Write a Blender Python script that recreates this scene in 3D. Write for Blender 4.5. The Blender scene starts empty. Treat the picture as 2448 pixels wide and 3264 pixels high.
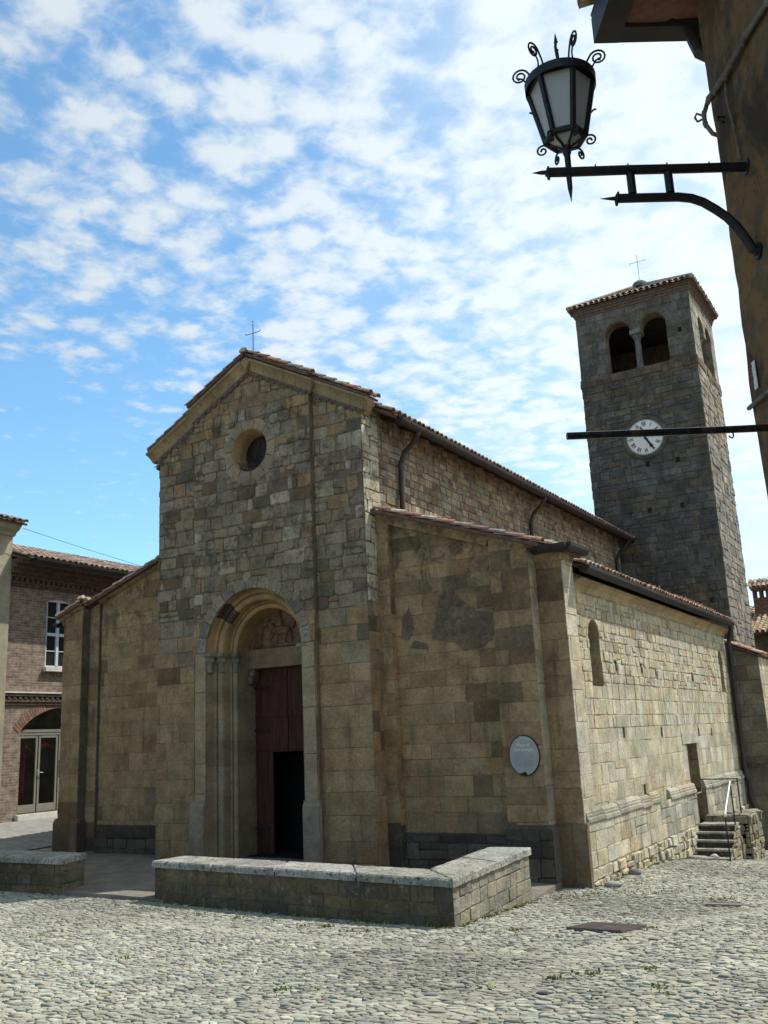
import bpy, math, random
import numpy as np
from mathutils import Vector, Matrix, geometry
R = math.radians
SC = bpy.context.scene
COLL = SC.collection

# ------------------------------------------------------------------ camera
cam_d = bpy.data.cameras.new("camera")
cam = bpy.data.objects.new("camera", cam_d)
COLL.objects.link(cam)
CAM = Vector((12.1607, -15.2921, 2.1942))
RRv = Vector((0.85599392, 0.51509053, -0.04422854))
UUv = Vector((0.15756164, -0.1784438, 0.97125287))
DDv = Vector((-0.49239085, 0.83835527, 0.23390532))
cam.matrix_world = Matrix(((RRv.x, UUv.x, -DDv.x, CAM.x), (RRv.y, UUv.y, -DDv.y, CAM.y),
                           (RRv.z, UUv.z, -DDv.z, CAM.z), (0, 0, 0, 1)))
cam_d.sensor_fit = 'VERTICAL'
cam_d.sensor_height = 24.0
cam_d.lens = 24.0 * 2997.14 / 3264.0
cam_d.clip_start = 0.05
cam_d.clip_end = 3000
SC.camera = cam

# ------------------------------------------------------------------ light
SUN = Vector((0.45, 0.535, 1.0)).normalized()
SUN_EL = math.asin(SUN.z)
sun_d = bpy.data.lights.new("sun", 'SUN')
sun_d.energy = 5.0
sun_d.angle = R(0.53)
sun_d.color = (1.0, 0.955, 0.86)
sun = bpy.data.objects.new("sun", sun_d)
COLL.objects.link(sun)
sun.rotation_euler = (-SUN).to_track_quat('-Z', 'Y').to_euler()
sun.location = (40, 40, 60)

SC.view_settings.view_transform = 'Standard'
SC.view_settings.look = 'None'
SC.view_settings.exposure = 0.28
SC.view_settings.gamma = 1.0

W = bpy.data.worlds.new("World")
SC.world = W
W.use_nodes = True
nt = W.node_tree
nt.nodes.clear()
def wn(t, **k):
    n = nt.nodes.new(t)
    for a, b in k.items(): setattr(n, a, b)
    return n
def wmath(op, a, b=None, clamp=False):
    n = wn('ShaderNodeMath', operation=op, use_clamp=clamp)
    for i, v in enumerate((a, b)):
        if v is None: continue
        if isinstance(v, (int, float)): n.inputs[i].default_value = v
        else: nt.links.new(v, n.inputs[i])
    return n.outputs[0]
def wrange(v, a, b, c=0.0, d=1.0, smooth=True):
    n = wn('ShaderNodeMapRange', interpolation_type='SMOOTHSTEP' if smooth else 'LINEAR')
    nt.links.new(v, n.inputs[0])
    for i, x in enumerate((a, b, c, d)): n.inputs[1 + i].default_value = x
    return n.outputs[0]
def wmix(f, a, b):
    n = wn('ShaderNodeMix', data_type='RGBA')
    if isinstance(f, (int, float)): n.inputs[0].default_value = f
    else: nt.links.new(f, n.inputs[0])
    for i, v in ((6, a), (7, b)):
        if isinstance(v, tuple): n.inputs[i].default_value = v
        else: nt.links.new(v, n.inputs[i])
    return n.outputs[2]
sky = wn('ShaderNodeTexSky', sky_type='NISHITA')
sky.sun_disc = False
sky.sun_elevation = SUN_EL
sky.sun_rotation = math.atan2(SUN.x, SUN.y)
sky.altitude = 300
sky.air_density = 1.0
sky.dust_density = 0.6
sky.ozone_density = 2.0
bg = wn('ShaderNodeBackground')
bg.inputs[1].default_value = 0.14
out = wn('ShaderNodeOutputWorld')
geo = wn('ShaderNodeTexCoord')
sep = wn('ShaderNodeSeparateXYZ')
nt.links.new(geo.outputs['Generated'], sep.inputs[0])
zc = wmath('MAXIMUM', sep.outputs[2], 0.03)
zz = wmath('ADD', zc, 0.06)
px = wmath('DIVIDE', sep.outputs[0], zz)
py = wmath('DIVIDE', sep.outputs[1], zz)
cmb = wn('ShaderNodeCombineXYZ')
nt.links.new(px, cmb.inputs[0]); nt.links.new(py, cmb.inputs[1])
def wnoise(scale, detail, rough, dist=0.0, off=(0, 0, 0), sc=(1, 1, 1)):
    mp = wn('ShaderNodeMapping')
    nt.links.new(cmb.outputs[0], mp.inputs[0])
    mp.inputs['Location'].default_value = off
    mp.inputs['Scale'].default_value = sc
    n = wn('ShaderNodeTexNoise')
    nt.links.new(mp.outputs[0], n.inputs['Vector'])
    n.inputs['Scale'].default_value = scale
    n.inputs['Detail'].default_value = detail
    n.inputs['Roughness'].default_value = rough
    n.inputs['Distortion'].default_value = dist
    return n.outputs['Fac']
cells = wnoise(15.0, 2.2, 0.42, 0.35, (3.1, 1.7, 0), (1.0, 0.82, 1))
fine = wnoise(34.0, 5, 0.6, 0.4, (7.1, 4.2, 2))
big = wnoise(2.6, 3, 0.5, 0.3, (4.6, 2.0, 1))
vmap = wn('ShaderNodeVectorMath', operation='MULTIPLY_ADD')
wv = wn('ShaderNodeTexNoise'); wv.inputs['Scale'].default_value = 6.0; wv.inputs['Detail'].default_value = 3
nt.links.new(cmb.outputs[0], wv.inputs['Vector'])
nt.links.new(wv.outputs['Color'], vmap.inputs[0]); vmap.inputs[1].default_value = (0.12, 0.12, 0); nt.links.new(cmb.outputs[0], vmap.inputs[2])
vor = wn('ShaderNodeTexVoronoi', feature='SMOOTH_F1'); vor.inputs['Scale'].default_value = 12.0
vor.inputs['Smoothness'].default_value = 0.55; vor.inputs['Randomness'].default_value = 1.0
nt.links.new(vmap.outputs[0], vor.inputs['Vector'])
puff = wmath('MULTIPLY', wmath('SUBTRACT', 0.42, vor.outputs['Distance']), 0.62)
# coverage grows towards the sun's side and overhead, and dies towards the horizon on the left
az = wn('ShaderNodeVectorMath', operation='DOT_PRODUCT')
nt.links.new(geo.outputs['Generated'], az.inputs[0])
az.inputs[1].default_value = (0.8560, 0.5151, 0.0)
el_cut = wmath('ADD', wmath('MULTIPLY', az.outputs['Value'], -0.22), 0.298)
low = wrange(wmath('SUBTRACT', sep.outputs[2], el_cut), -0.05, 0.07, -0.34, 0.0)
cov = wmath('ADD', wmath('MULTIPLY', az.outputs['Value'], 0.26), low)
dens = wmath('ADD', wmath('ADD', wmath('ADD', puff, wmath('MULTIPLY', cells, 0.62)), wmath('MULTIPLY', fine, 0.54)),
             wmath('ADD', wmath('MULTIPLY', big, 0.30), cov))
alpha = wrange(dens, 0.41, 0.90)
veil = wrange(wmath('ADD', wmath('MULTIPLY', az.outputs['Value'], 1.0), wmath('MULTIPLY', big, 0.5)), 0.08, 0.75, 0.0, 0.68)
skyc = wn('ShaderNodeMix', data_type='RGBA', blend_type='MULTIPLY')
skyc.inputs[0].default_value = 1.0
nt.links.new(sky.outputs[0], skyc.inputs[6])
skyc.inputs[7].default_value = (1.02, 1.36, 1.36, 1)
bright = wrange(az.outputs['Value'], -0.5, 0.35, 4.7, 6.4)
cl = wn('ShaderNodeVectorMath', operation='SCALE')
cl.inputs[0].default_value = (0.90, 0.99, 1.04)
nt.links.new(bright, cl.inputs['Scale'])
fin = wmix(wmath('MULTIPLY', alpha, 0.92), skyc.outputs[2], cl.outputs[0])
fin = wmix(veil, fin, cl.outputs[0])
nt.links.new(fin, bg.inputs[0])
nt.links.new(bg.outputs[0], out.inputs[0])

# ------------------------------------------------------------------ materials
def material(name, rough=0.9, spec=0.25):
    m = bpy.data.materials.new(name)
    m.use_nodes = True
    t = m.node_tree
    b = t.nodes['Principled BSDF']
    b.inputs['Roughness'].default_value = rough
    b.inputs['Specular IOR Level'].default_value = spec
    return m, t, b
def N(t, ty, **k):
    n = t.nodes.new(ty)
    for a, b in k.items(): setattr(n, a, b)
    return n
def noise(t, vec, scale, detail=4, rough=0.55, dist=0.0):
    n = N(t, 'ShaderNodeTexNoise')
    t.links.new(vec, n.inputs['Vector'])
    n.inputs['Scale'].default_value = scale
    n.inputs['Detail'].default_value = detail
    n.inputs['Roughness'].default_value = rough
    n.inputs['Distortion'].default_value = dist
    return n.outputs['Fac']
def rng_(t, v, a, b, c, d):
    n = N(t, 'ShaderNodeMapRange')
    n.interpolation_type = 'SMOOTHSTEP'
    t.links.new(v, n.inputs[0])
    for i, x in enumerate((a, b, c, d)): n.inputs[1 + i].default_value = x
    return n.outputs[0]
def mixc(t, f, a, b, blend='MIX'):
    n = N(t, 'ShaderNodeMix', data_type='RGBA', blend_type=blend)
    if isinstance(f, (int, float)): n.inputs[0].default_value = f
    else: t.links.new(f, n.inputs[0])
    for i, v in ((6, a), (7, b)):
        if isinstance(v, tuple): n.inputs[i].default_value = (*v, 1) if len(v) == 3 else v
        else: t.links.new(v, n.inputs[i])
    return n.outputs[2]
def bump(t, b, h, strength, dist=0.02):
    n = N(t, 'ShaderNodeBump')
    n.inputs['Strength'].default_value = strength
    n.inputs['Distance'].default_value = dist
    t.links.new(h, n.inputs['Height'])
    t.links.new(n.outputs[0], b.inputs['Normal'])
def mul(t, a, b):
    n = N(t, 'ShaderNodeMath', operation='MULTIPLY')
    for i, v in ((0, a), (1, b)):
        if isinstance(v, (int, float)): n.inputs[i].default_value = v
        else: t.links.new(v, n.inputs[i])
    return n.outputs[0]
def add(t, a, b):
    n = N(t, 'ShaderNodeMath', operation='ADD')
    for i, v in ((0, a), (1, b)):
        if isinstance(v, (int, float)): n.inputs[i].default_value = v
        else: t.links.new(v, n.inputs[i])
    return n.outputs[0]
def coords(t, scale=(1, 1, 1)):
    c = N(t, 'ShaderNodeTexCoord')
    mp = N(t, 'ShaderNodeMapping')
    mp.inputs['Scale'].default_value = scale
    t.links.new(c.outputs['Object'], mp.inputs[0])
    return mp.outputs[0]

def stone_mat(name, var=0.5, stain=0.5, stain_col=(0.03, 0.028, 0.024), pit=0.5, bumpy=0.6, lichen=0.0, ochre=0.0, pscale=38, pw=(0.30, 0.42), crust=None):
    """Stone coloured per block by the Col attribute, with grain, pits, weathering streaks and lichen."""
    m, t, b = material(name)
    at = N(t, 'ShaderNodeAttribute', attribute_name='Col')
    v = coords(t)
    vs = coords(t, (1.6, 1.6, 0.28))
    n1 = noise(t, v, 2.2, 6, 0.62)
    n2 = noise(t, v, 17, 5, 0.65)
    n3 = noise(t, v, 70, 3, 0.6)
    col = mixc(t, 1.0, at.outputs['Color'], at.outputs['Color'])
    f = rng_(t, n1, 0.25, 0.75, 1 - var * 0.75, 1 + var * 0.6)
    g = rng_(t, n2, 0.25, 0.75, 1 - var * 0.55, 1 + var * 0.45)
    h = N(t, 'ShaderNodeVectorMath', operation='SCALE')
    t.links.new(col, h.inputs[0]); t.links.new(mul(t, f, g), h.inputs['Scale'])
    col = h.outputs[0]
    if ochre > 0:
        no = noise(t, v, 1.3, 5, 0.6)
        col = mixc(t, mul(t, rng_(t, no, 0.52, 0.7, 0, 1), ochre), col, mixc(t, 1.0, col, (1.25, 0.92, 0.55), 'MULTIPLY'))
    st = noise(t, vs, 2.4, 7, 0.65, 0.3)
    col = mixc(t, mul(t, rng_(t, st, 0.52, 0.74, 0, 1), stain), col, stain_col)
    if crust:
        sx_ = N(t, 'ShaderNodeSeparateXYZ'); t.links.new(v, sx_.inputs[0])
        hi = rng_(t, sx_.outputs[2], crust[0], crust[1], 0.25, 1)
        cr_ = noise(t, coords(t, (1, 1, 0.75)), 3.1, 8, 0.70, 0.5); cr2 = noise(t, v, 11, 6, 0.7)
        col = mixc(t, mul(t, mul(t, rng_(t, add(t, mul(t, cr_, 0.62), mul(t, cr2, 0.38)), 0.47, 0.62, 0, 1), hi), 0.78), col, (0.055, 0.047, 0.036))
    if lichen > 0:
        nl = noise(t, v, 9, 6, 0.7)
        col = mixc(t, mul(t, rng_(t, nl, 0.56, 0.68, 0, 1), lichen), col, (0.34, 0.35, 0.28))
    pn = noise(t, v, pscale, 4, 0.7)
    col = mixc(t, mul(t, rng_(t, pn, pw[0], pw[1], 1, 0), pit), col, (0.03, 0.027, 0.022))
    t.links.new(col, b.inputs['Base Color'])
    hh = add(t, mul(t, n2, 0.7), add(t, mul(t, n3, 0.35), mul(t, pn, 0.5)))
    bump(t, b, hh, bumpy, 0.03)
    b.inputs['Roughness'].default_value = 0.95
    return m
def plain_mat(name, col, rough=0.8, var=0.25, scale=6.0, spec=0.2, metal=0.0, bumps=0.2, dirt=0.0, dirt_col=(0.04, 0.03, 0.025), attr=False, stretch=(1, 1, 1)):
    m, t, b = material(name, rough, spec)
    v = coords(t, stretch)
    n1 = noise(t, v, scale, 6, 0.6)
    n2 = noise(t, v, scale * 7, 4, 0.6)
    if attr:
        base = N(t, 'ShaderNodeAttribute', attribute_name='Col').outputs['Color']
    else:
        c = N(t, 'ShaderNodeRGB'); c.outputs[0].default_value = (*col, 1); base = c.outputs[0]
    h = N(t, 'ShaderNodeVectorMath', operation='SCALE')
    t.links.new(base, h.inputs[0])
    t.links.new(mul(t, rng_(t, n1, 0.25, 0.75, 1 - var, 1 + var), rng_(t, n2, 0.25, 0.75, 1 - var * .6, 1 + var * .6)), h.inputs['Scale'])
    c2 = h.outputs[0]
    if dirt > 0:
        nd = noise(t, coords(t, (1.2, 1.2, 0.35)), scale * 0.45, 7, 0.65)
        c2 = mixc(t, mul(t, rng_(t, nd, 0.48, 0.7, 0, 1), dirt), c2, dirt_col)
    t.links.new(c2, b.inputs['Base Color'])
    b.inputs['Metallic'].default_value = metal
    if bumps > 0: bump(t, b, add(t, n1, mul(t, n2, 0.5)), bumps, 0.01)
    return m
def brick_mat(name, c1, c2, mortar, scale=1.0):
    m, t, b = material(name)
    c = N(t, 'ShaderNodeTexCoord')
    # bricks lie in the plane of the wall: map (y, z) of the wall to the texture's (x, y)
    s = N(t, 'ShaderNodeSeparateXYZ'); t.links.new(c.outputs['Object'], s.inputs[0])
    k = N(t, 'ShaderNodeCombineXYZ')
    t.links.new(add(t, s.outputs[1], s.outputs[0]), k.inputs[0]); t.links.new(s.outputs[2], k.inputs[1])
    nz = N(t, 'ShaderNodeTexNoise'); nz.inputs['Scale'].default_value = 3.5
    t.links.new(k.outputs[0], nz.inputs['Vector'])
    wob = N(t, 'ShaderNodeVectorMath', operation='MULTIPLY_ADD')
    t.links.new(nz.outputs['Color'], wob.inputs[0]); wob.inputs[1].default_value = (0.012, 0.018, 0)
    t.links.new(k.outputs[0], wob.inputs[2])
    br = N(t, 'ShaderNodeTexBrick')
    t.links.new(wob.outputs[0], br.inputs['Vector'])
    br.inputs['Scale'].default_value = scale
    br.inputs['Mortar Size'].default_value = 0.007
    br.inputs['Mortar Smooth'].default_value = 0.3
    br.inputs['Brick Width'].default_value = 0.27
    br.inputs['Row Height'].default_value = 0.075
    br.inputs['Bias'].default_value = 0.0
    br.inputs['Color1'].default_value = (*c1, 1)
    br.inputs['Color2'].default_value = (*c2, 1)
    br.inputs['Mortar'].default_value = (*mortar, 1)
    n1 = noise(t, c.outputs['Object'], 5, 6, 0.65)
    n2 = noise(t, c.outputs['Object'], 30, 4, 0.6)
    h = N(t, 'ShaderNodeVectorMath', operation='SCALE')
    t.links.new(br.outputs['Color'], h.inputs[0])
    t.links.new(mul(t, rng_(t, n1, 0.25, 0.75, 0.6, 1.4), rng_(t, n2, .25, .75, .75, 1.25)), h.inputs['Scale'])
    t.links.new(h.outputs[0], b.inputs['Base Color'])
    inv = N(t, 'ShaderNodeMath', operation='SUBTRACT'); inv.inputs[0].default_value = 1
    t.links.new(br.outputs['Fac'], inv.inputs[1])
    bump(t, b, add(t, inv.outputs[0], mul(t, n2, 0.6)), 0.8, 0.015)
    return m

M = {}
M['facade'] = stone_mat('facade_sandstone', 0.40, 0.55, (0.045, 0.038, 0.028), pit=0.4, bumpy=0.75, ochre=0.45, crust=(3.9, 6.0))
M['sidestone'] = stone_mat('side_limestone', 0.45, 0.34, (0.12, 0.105, 0.08), pit=0.8, bumpy=1.0, lichen=0.25, ochre=0.3)
M['greystone'] = stone_mat('grey_wall_stone', 0.5, 0.4, (0.09, 0.082, 0.065), pit=0.8, bumpy=1.0, lichen=0.3, ochre=0.12)
M['rubble'] = stone_mat('nave_rubble', 0.5, 0.35, pit=0.6, bumpy=0.9, ochre=0.4)
M['tower'] = stone_mat('tower_stone', 0.55, 0.55, crust=(-40, -39), pit=0.5, bumpy=0.9, ochre=0.4)
M['coping'] = stone_mat('coping_granite', 0.5, 0.4, (0.06, 0.06, 0.056), pit=1.0, bumpy=1.0, lichen=0.7, pscale=20, pw=(0.34, 0.47))
M['archstone'] = stone_mat('speckled_archstone', 0.4, 0.12, pit=1.0, bumpy=0.9, pscale=26, pw=(0.34, 0.44))
M['portal'] = stone_mat('portal_sandstone', 0.35, 0.3, pit=0.2, bumpy=0.4, ochre=0.4)
M['tile'] = plain_mat('terracotta_tile', (0.3, 0.17, 0.12), 0.9, 0.35, 9, attr=True, dirt=0.45, dirt_col=(0.10, 0.09, 0.07))
M['roofbase'] = plain_mat('roof_underlay', (0.10, 0.06, 0.045), 0.9, 0.3, 5)
M['brickred'] = plain_mat('red_brick_band', (0.105, 0.073, 0.056), 0.9, 0.5, 12, bumps=0.8)
M['gutter'] = plain_mat('dark_gutter_metal', (0.020, 0.016, 0.016), 0.55, 0.3, 4, spec=0.25, bumps=0.05)
M['copperpipe'] = plain_mat('brown_pipe_metal', (0.035, 0.024, 0.02), 0.5, 0.3, 4, spec=0.4, metal=0.3, bumps=0.05)
M['iron'] = plain_mat('black_iron', (0.014, 0.013, 0.014), 0.55, 0.4, 20, spec=0.4, metal=0.3, bumps=0.25)
M['rusty'] = plain_mat('rusty_black_iron', (0.014, 0.013, 0.014), 0.22, 0.4, 20, spec=0.5, metal=0.3, bumps=0.25, dirt=0.75, dirt_col=(0.10, 0.06, 0.04))
M['rail'] = plain_mat('rail_steel', (0.62, 0.62, 0.60), 0.35, 0.1, 10, spec=0.6, metal=0.6, bumps=0.02)  # pale base colour paints in the bright reflection along the sloping handrail
M['wood'] = plain_mat('door_wood', (0.050, 0.019, 0.012), 0.75, 0.45, 3, stretch=(6, 6, 0.6), bumps=0.3)
M['oldwood'] = plain_mat('old_rafter_wood', (0.05, 0.032, 0.022), 0.9, 0.4, 6, bumps=0.3)
M['dark'] = plain_mat('dark_interior', (0.01, 0.009, 0.008), 0.95, 0.2, 3, bumps=0)  # near-black colour stands in for the unlit depth behind door openings
M['plaster_l'] = plain_mat('pale_plaster', (0.27, 0.245, 0.18), 0.95, 0.18, 1.5, bumps=0.25, dirt=0.35, dirt_col=(0.15, 0.13, 0.10))
def old_plaster():
    m, t, b = material('ochre_plaster', 0.95, 0.1)
    v = coords(t); n1 = noise(t, v, 0.9, 6, 0.62, 0.4); n2 = noise(t, v, 5.5, 6, 0.65); n3 = noise(t, v, 40, 4, 0.65)
    c = mixc(t, rng_(t, n1, 0.38, 0.62, 0, 1), (0.125, 0.090, 0.058), (0.165, 0.092, 0.040))
    c = mixc(t, rng_(t, n2, 0.45, 0.62, 0, 0.75), c, (0.085, 0.064, 0.043))
    mould = noise(t, coords(t, (1, 1, 0.6)), 1.7, 7, 0.72, 0.6)
    c = mixc(t, rng_(t, mould, 0.46, 0.62, 0, 0.85), c, (0.032, 0.026, 0.020))
    c = mixc(t, rng_(t, n3, 0.34, 0.42, 0.7, 0), c, (0.05, 0.04, 0.03))
    t.links.new(c, b.inputs['Base Color'])
    bump(t, b, add(t, n2, add(t, mul(t, n3, 0.4), mul(t, mould, 0.6))), 0.7, 0.02)
    return m
M['plaster_r'] = old_plaster()
M['soffit'] = plain_mat('red_soffit', (0.13, 0.066, 0.048), 0.9, 0.3, 2.5, bumps=0.3)
M['brick'] = brick_mat('house_brick', (0.145, 0.104, 0.080), (0.225, 0.176, 0.140), (0.29, 0.25, 0.195))
M['whitewood'] = plain_mat('painted_frame', (0.45, 0.48, 0.52), 0.6, 0.08, 5, bumps=0.05)
M['greywood'] = plain_mat('grey_door_frame', (0.19, 0.178, 0.15), 0.6, 0.1, 5, bumps=0.05)
M['marble'] = plain_mat('sill_stone', (0.50, 0.48, 0.43), 0.8, 0.15, 5, bumps=0.2)
M['curtain'] = plain_mat('red_curtain', (0.22, 0.012, 0.03), 0.9, 0.3, 5, stretch=(8, 8, 0.3))
M['paving'] = plain_mat('forecourt_paving', (0.165, 0.145, 0.118), 0.9, 0.25, 2.2, bumps=0.3, dirt=0.3)
M['asphalt'] = plain_mat('street_asphalt', (0.20, 0.195, 0.185), 0.95, 0.2, 4, bumps=0.3)
M['soil'] = plain_mat('ground_sand', (0.25, 0.232, 0.18), 0.98, 0.3, 1.2, bumps=0.5, dirt=0.45, dirt_col=(0.15, 0.15, 0.095))
M['cobble'] = stone_mat('cobble_stone', 0.28, 0.0, pit=0.25, bumpy=0.35)
M['castiron'] = plain_mat('cast_iron', (0.10, 0.078, 0.07), 0.7, 0.3, 12, spec=0.3, bumps=0.2)
M['grass'] = plain_mat('weed_green', (0.09, 0.15, 0.03), 0.8, 0.4, 14, attr=True, bumps=0)
M['plaque'] = plain_mat('plaque_enamel', (0.29, 0.285, 0.275), 0.6, 0.08, 8, bumps=0.05)
M['plaqueback'] = plain_mat('plaque_dark', (0.018, 0.019, 0.021), 0.6, 0.3, 8, bumps=0.1)
M['letter'] = plain_mat('letter_white', (0.62, 0.62, 0.61), 0.6, 0.05, 8, bumps=0)
M['letterdim'] = plain_mat('letter_faded', (0.225, 0.222, 0.215), 0.6, 0.05, 8, bumps=0)
M['clock'] = plain_mat('clock_enamel', (0.62, 0.58, 0.54), 0.6, 0.1, 3, bumps=0.05)
M['clockblack'] = plain_mat('clock_black', (0.012, 0.012, 0.016), 0.6, 0.1, 3, bumps=0)
M['stickerw'] = plain_mat('sticker_white', (0.55, 0.53, 0.50), 0.7, 0.08, 8, bumps=0)
M['stickerr'] = plain_mat('sticker_red', (0.20, 0.05, 0.06), 0.7, 0.1, 8, bumps=0)
M['cable'] = plain_mat('old_cable', (0.13, 0.11, 0.09), 0.9, 0.4, 14, bumps=0.3)
M['relief'] = plain_mat('brown_relief', (0.16, 0.095, 0.06), 0.95, 0.4, 9, bumps=0.5, dirt=0.5)
M['sedum'] = plain_mat('roof_sedum', (0.28, 0.13, 0.06), 0.9, 0.5, 12, bumps=0.2)
def glass_mat(name, col, rough=0.08):
    m, t, b = material(name, rough, 0.5)
    b.inputs['Base Color'].default_value = (*col, 1)
    return m
M['pane'] = glass_mat('window_glass', (0.012, 0.015, 0.017))
def clear_mat():
    m, t, b = material('clear_glass', 0.03, 0.5)
    tr = N(t, 'ShaderNodeBsdfTransparent'); tr.inputs[0].default_value = (0.75, 0.78, 0.78, 1)
    gl = N(t, 'ShaderNodeBsdfGlossy'); gl.inputs['Roughness'].default_value = 0.05
    mx = N(t, 'ShaderNodeMixShader'); mx.inputs[0].default_value = 0.10
    t.links.new(tr.outputs[0], mx.inputs[1]); t.links.new(gl.outputs[0], mx.inputs[2])
    t.links.new(mx.outputs[0], t.nodes['Material Output'].inputs['Surface'])
    return m
M['clear'] = clear_mat()
def opal_mat():
    m, t, b = material('opal_glass', 0.35, 0.4)
    b.inputs['Base Color'].default_value = (0.62, 0.61, 0.60, 1)
    tl = N(t, 'ShaderNodeBsdfTranslucent'); tl.inputs[0].default_value = (0.62, 0.60, 0.58, 1)
    mx = N(t, 'ShaderNodeMixShader'); mx.inputs[0].default_value = 0.5
    t.links.new(b.outputs[0], mx.inputs[1]); t.links.new(tl.outputs[0], mx.inputs[2])
    t.links.new(mx.outputs[0], t.nodes['Material Output'].inputs['Surface'])
    return m
M['opal'] = opal_mat()
def rose_mat():
    m, t, b = material('rose_glazing', 0.5, 0.2)
    v = coords(t)
    vo = N(t, 'ShaderNodeTexVoronoi', feature='DISTANCE_TO_EDGE'); vo.inputs['Scale'].default_value = 6
    t.links.new(v, vo.inputs['Vector'])
    n1 = noise(t, v, 4, 3, 0.5)
    c = mixc(t, rng_(t, n1, 0.4, 0.6, 0, 1), (0.045, 0.018, 0.016), (0.018, 0.012, 0.012))
    c = mixc(t, rng_(t, vo.outputs['Distance'], 0.02, 0.06, 1, 0), c, (0.006, 0.005, 0.005))
    t.links.new(c, b.inputs['Base Color'])
    return m
M['rose'] = rose_mat()

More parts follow.
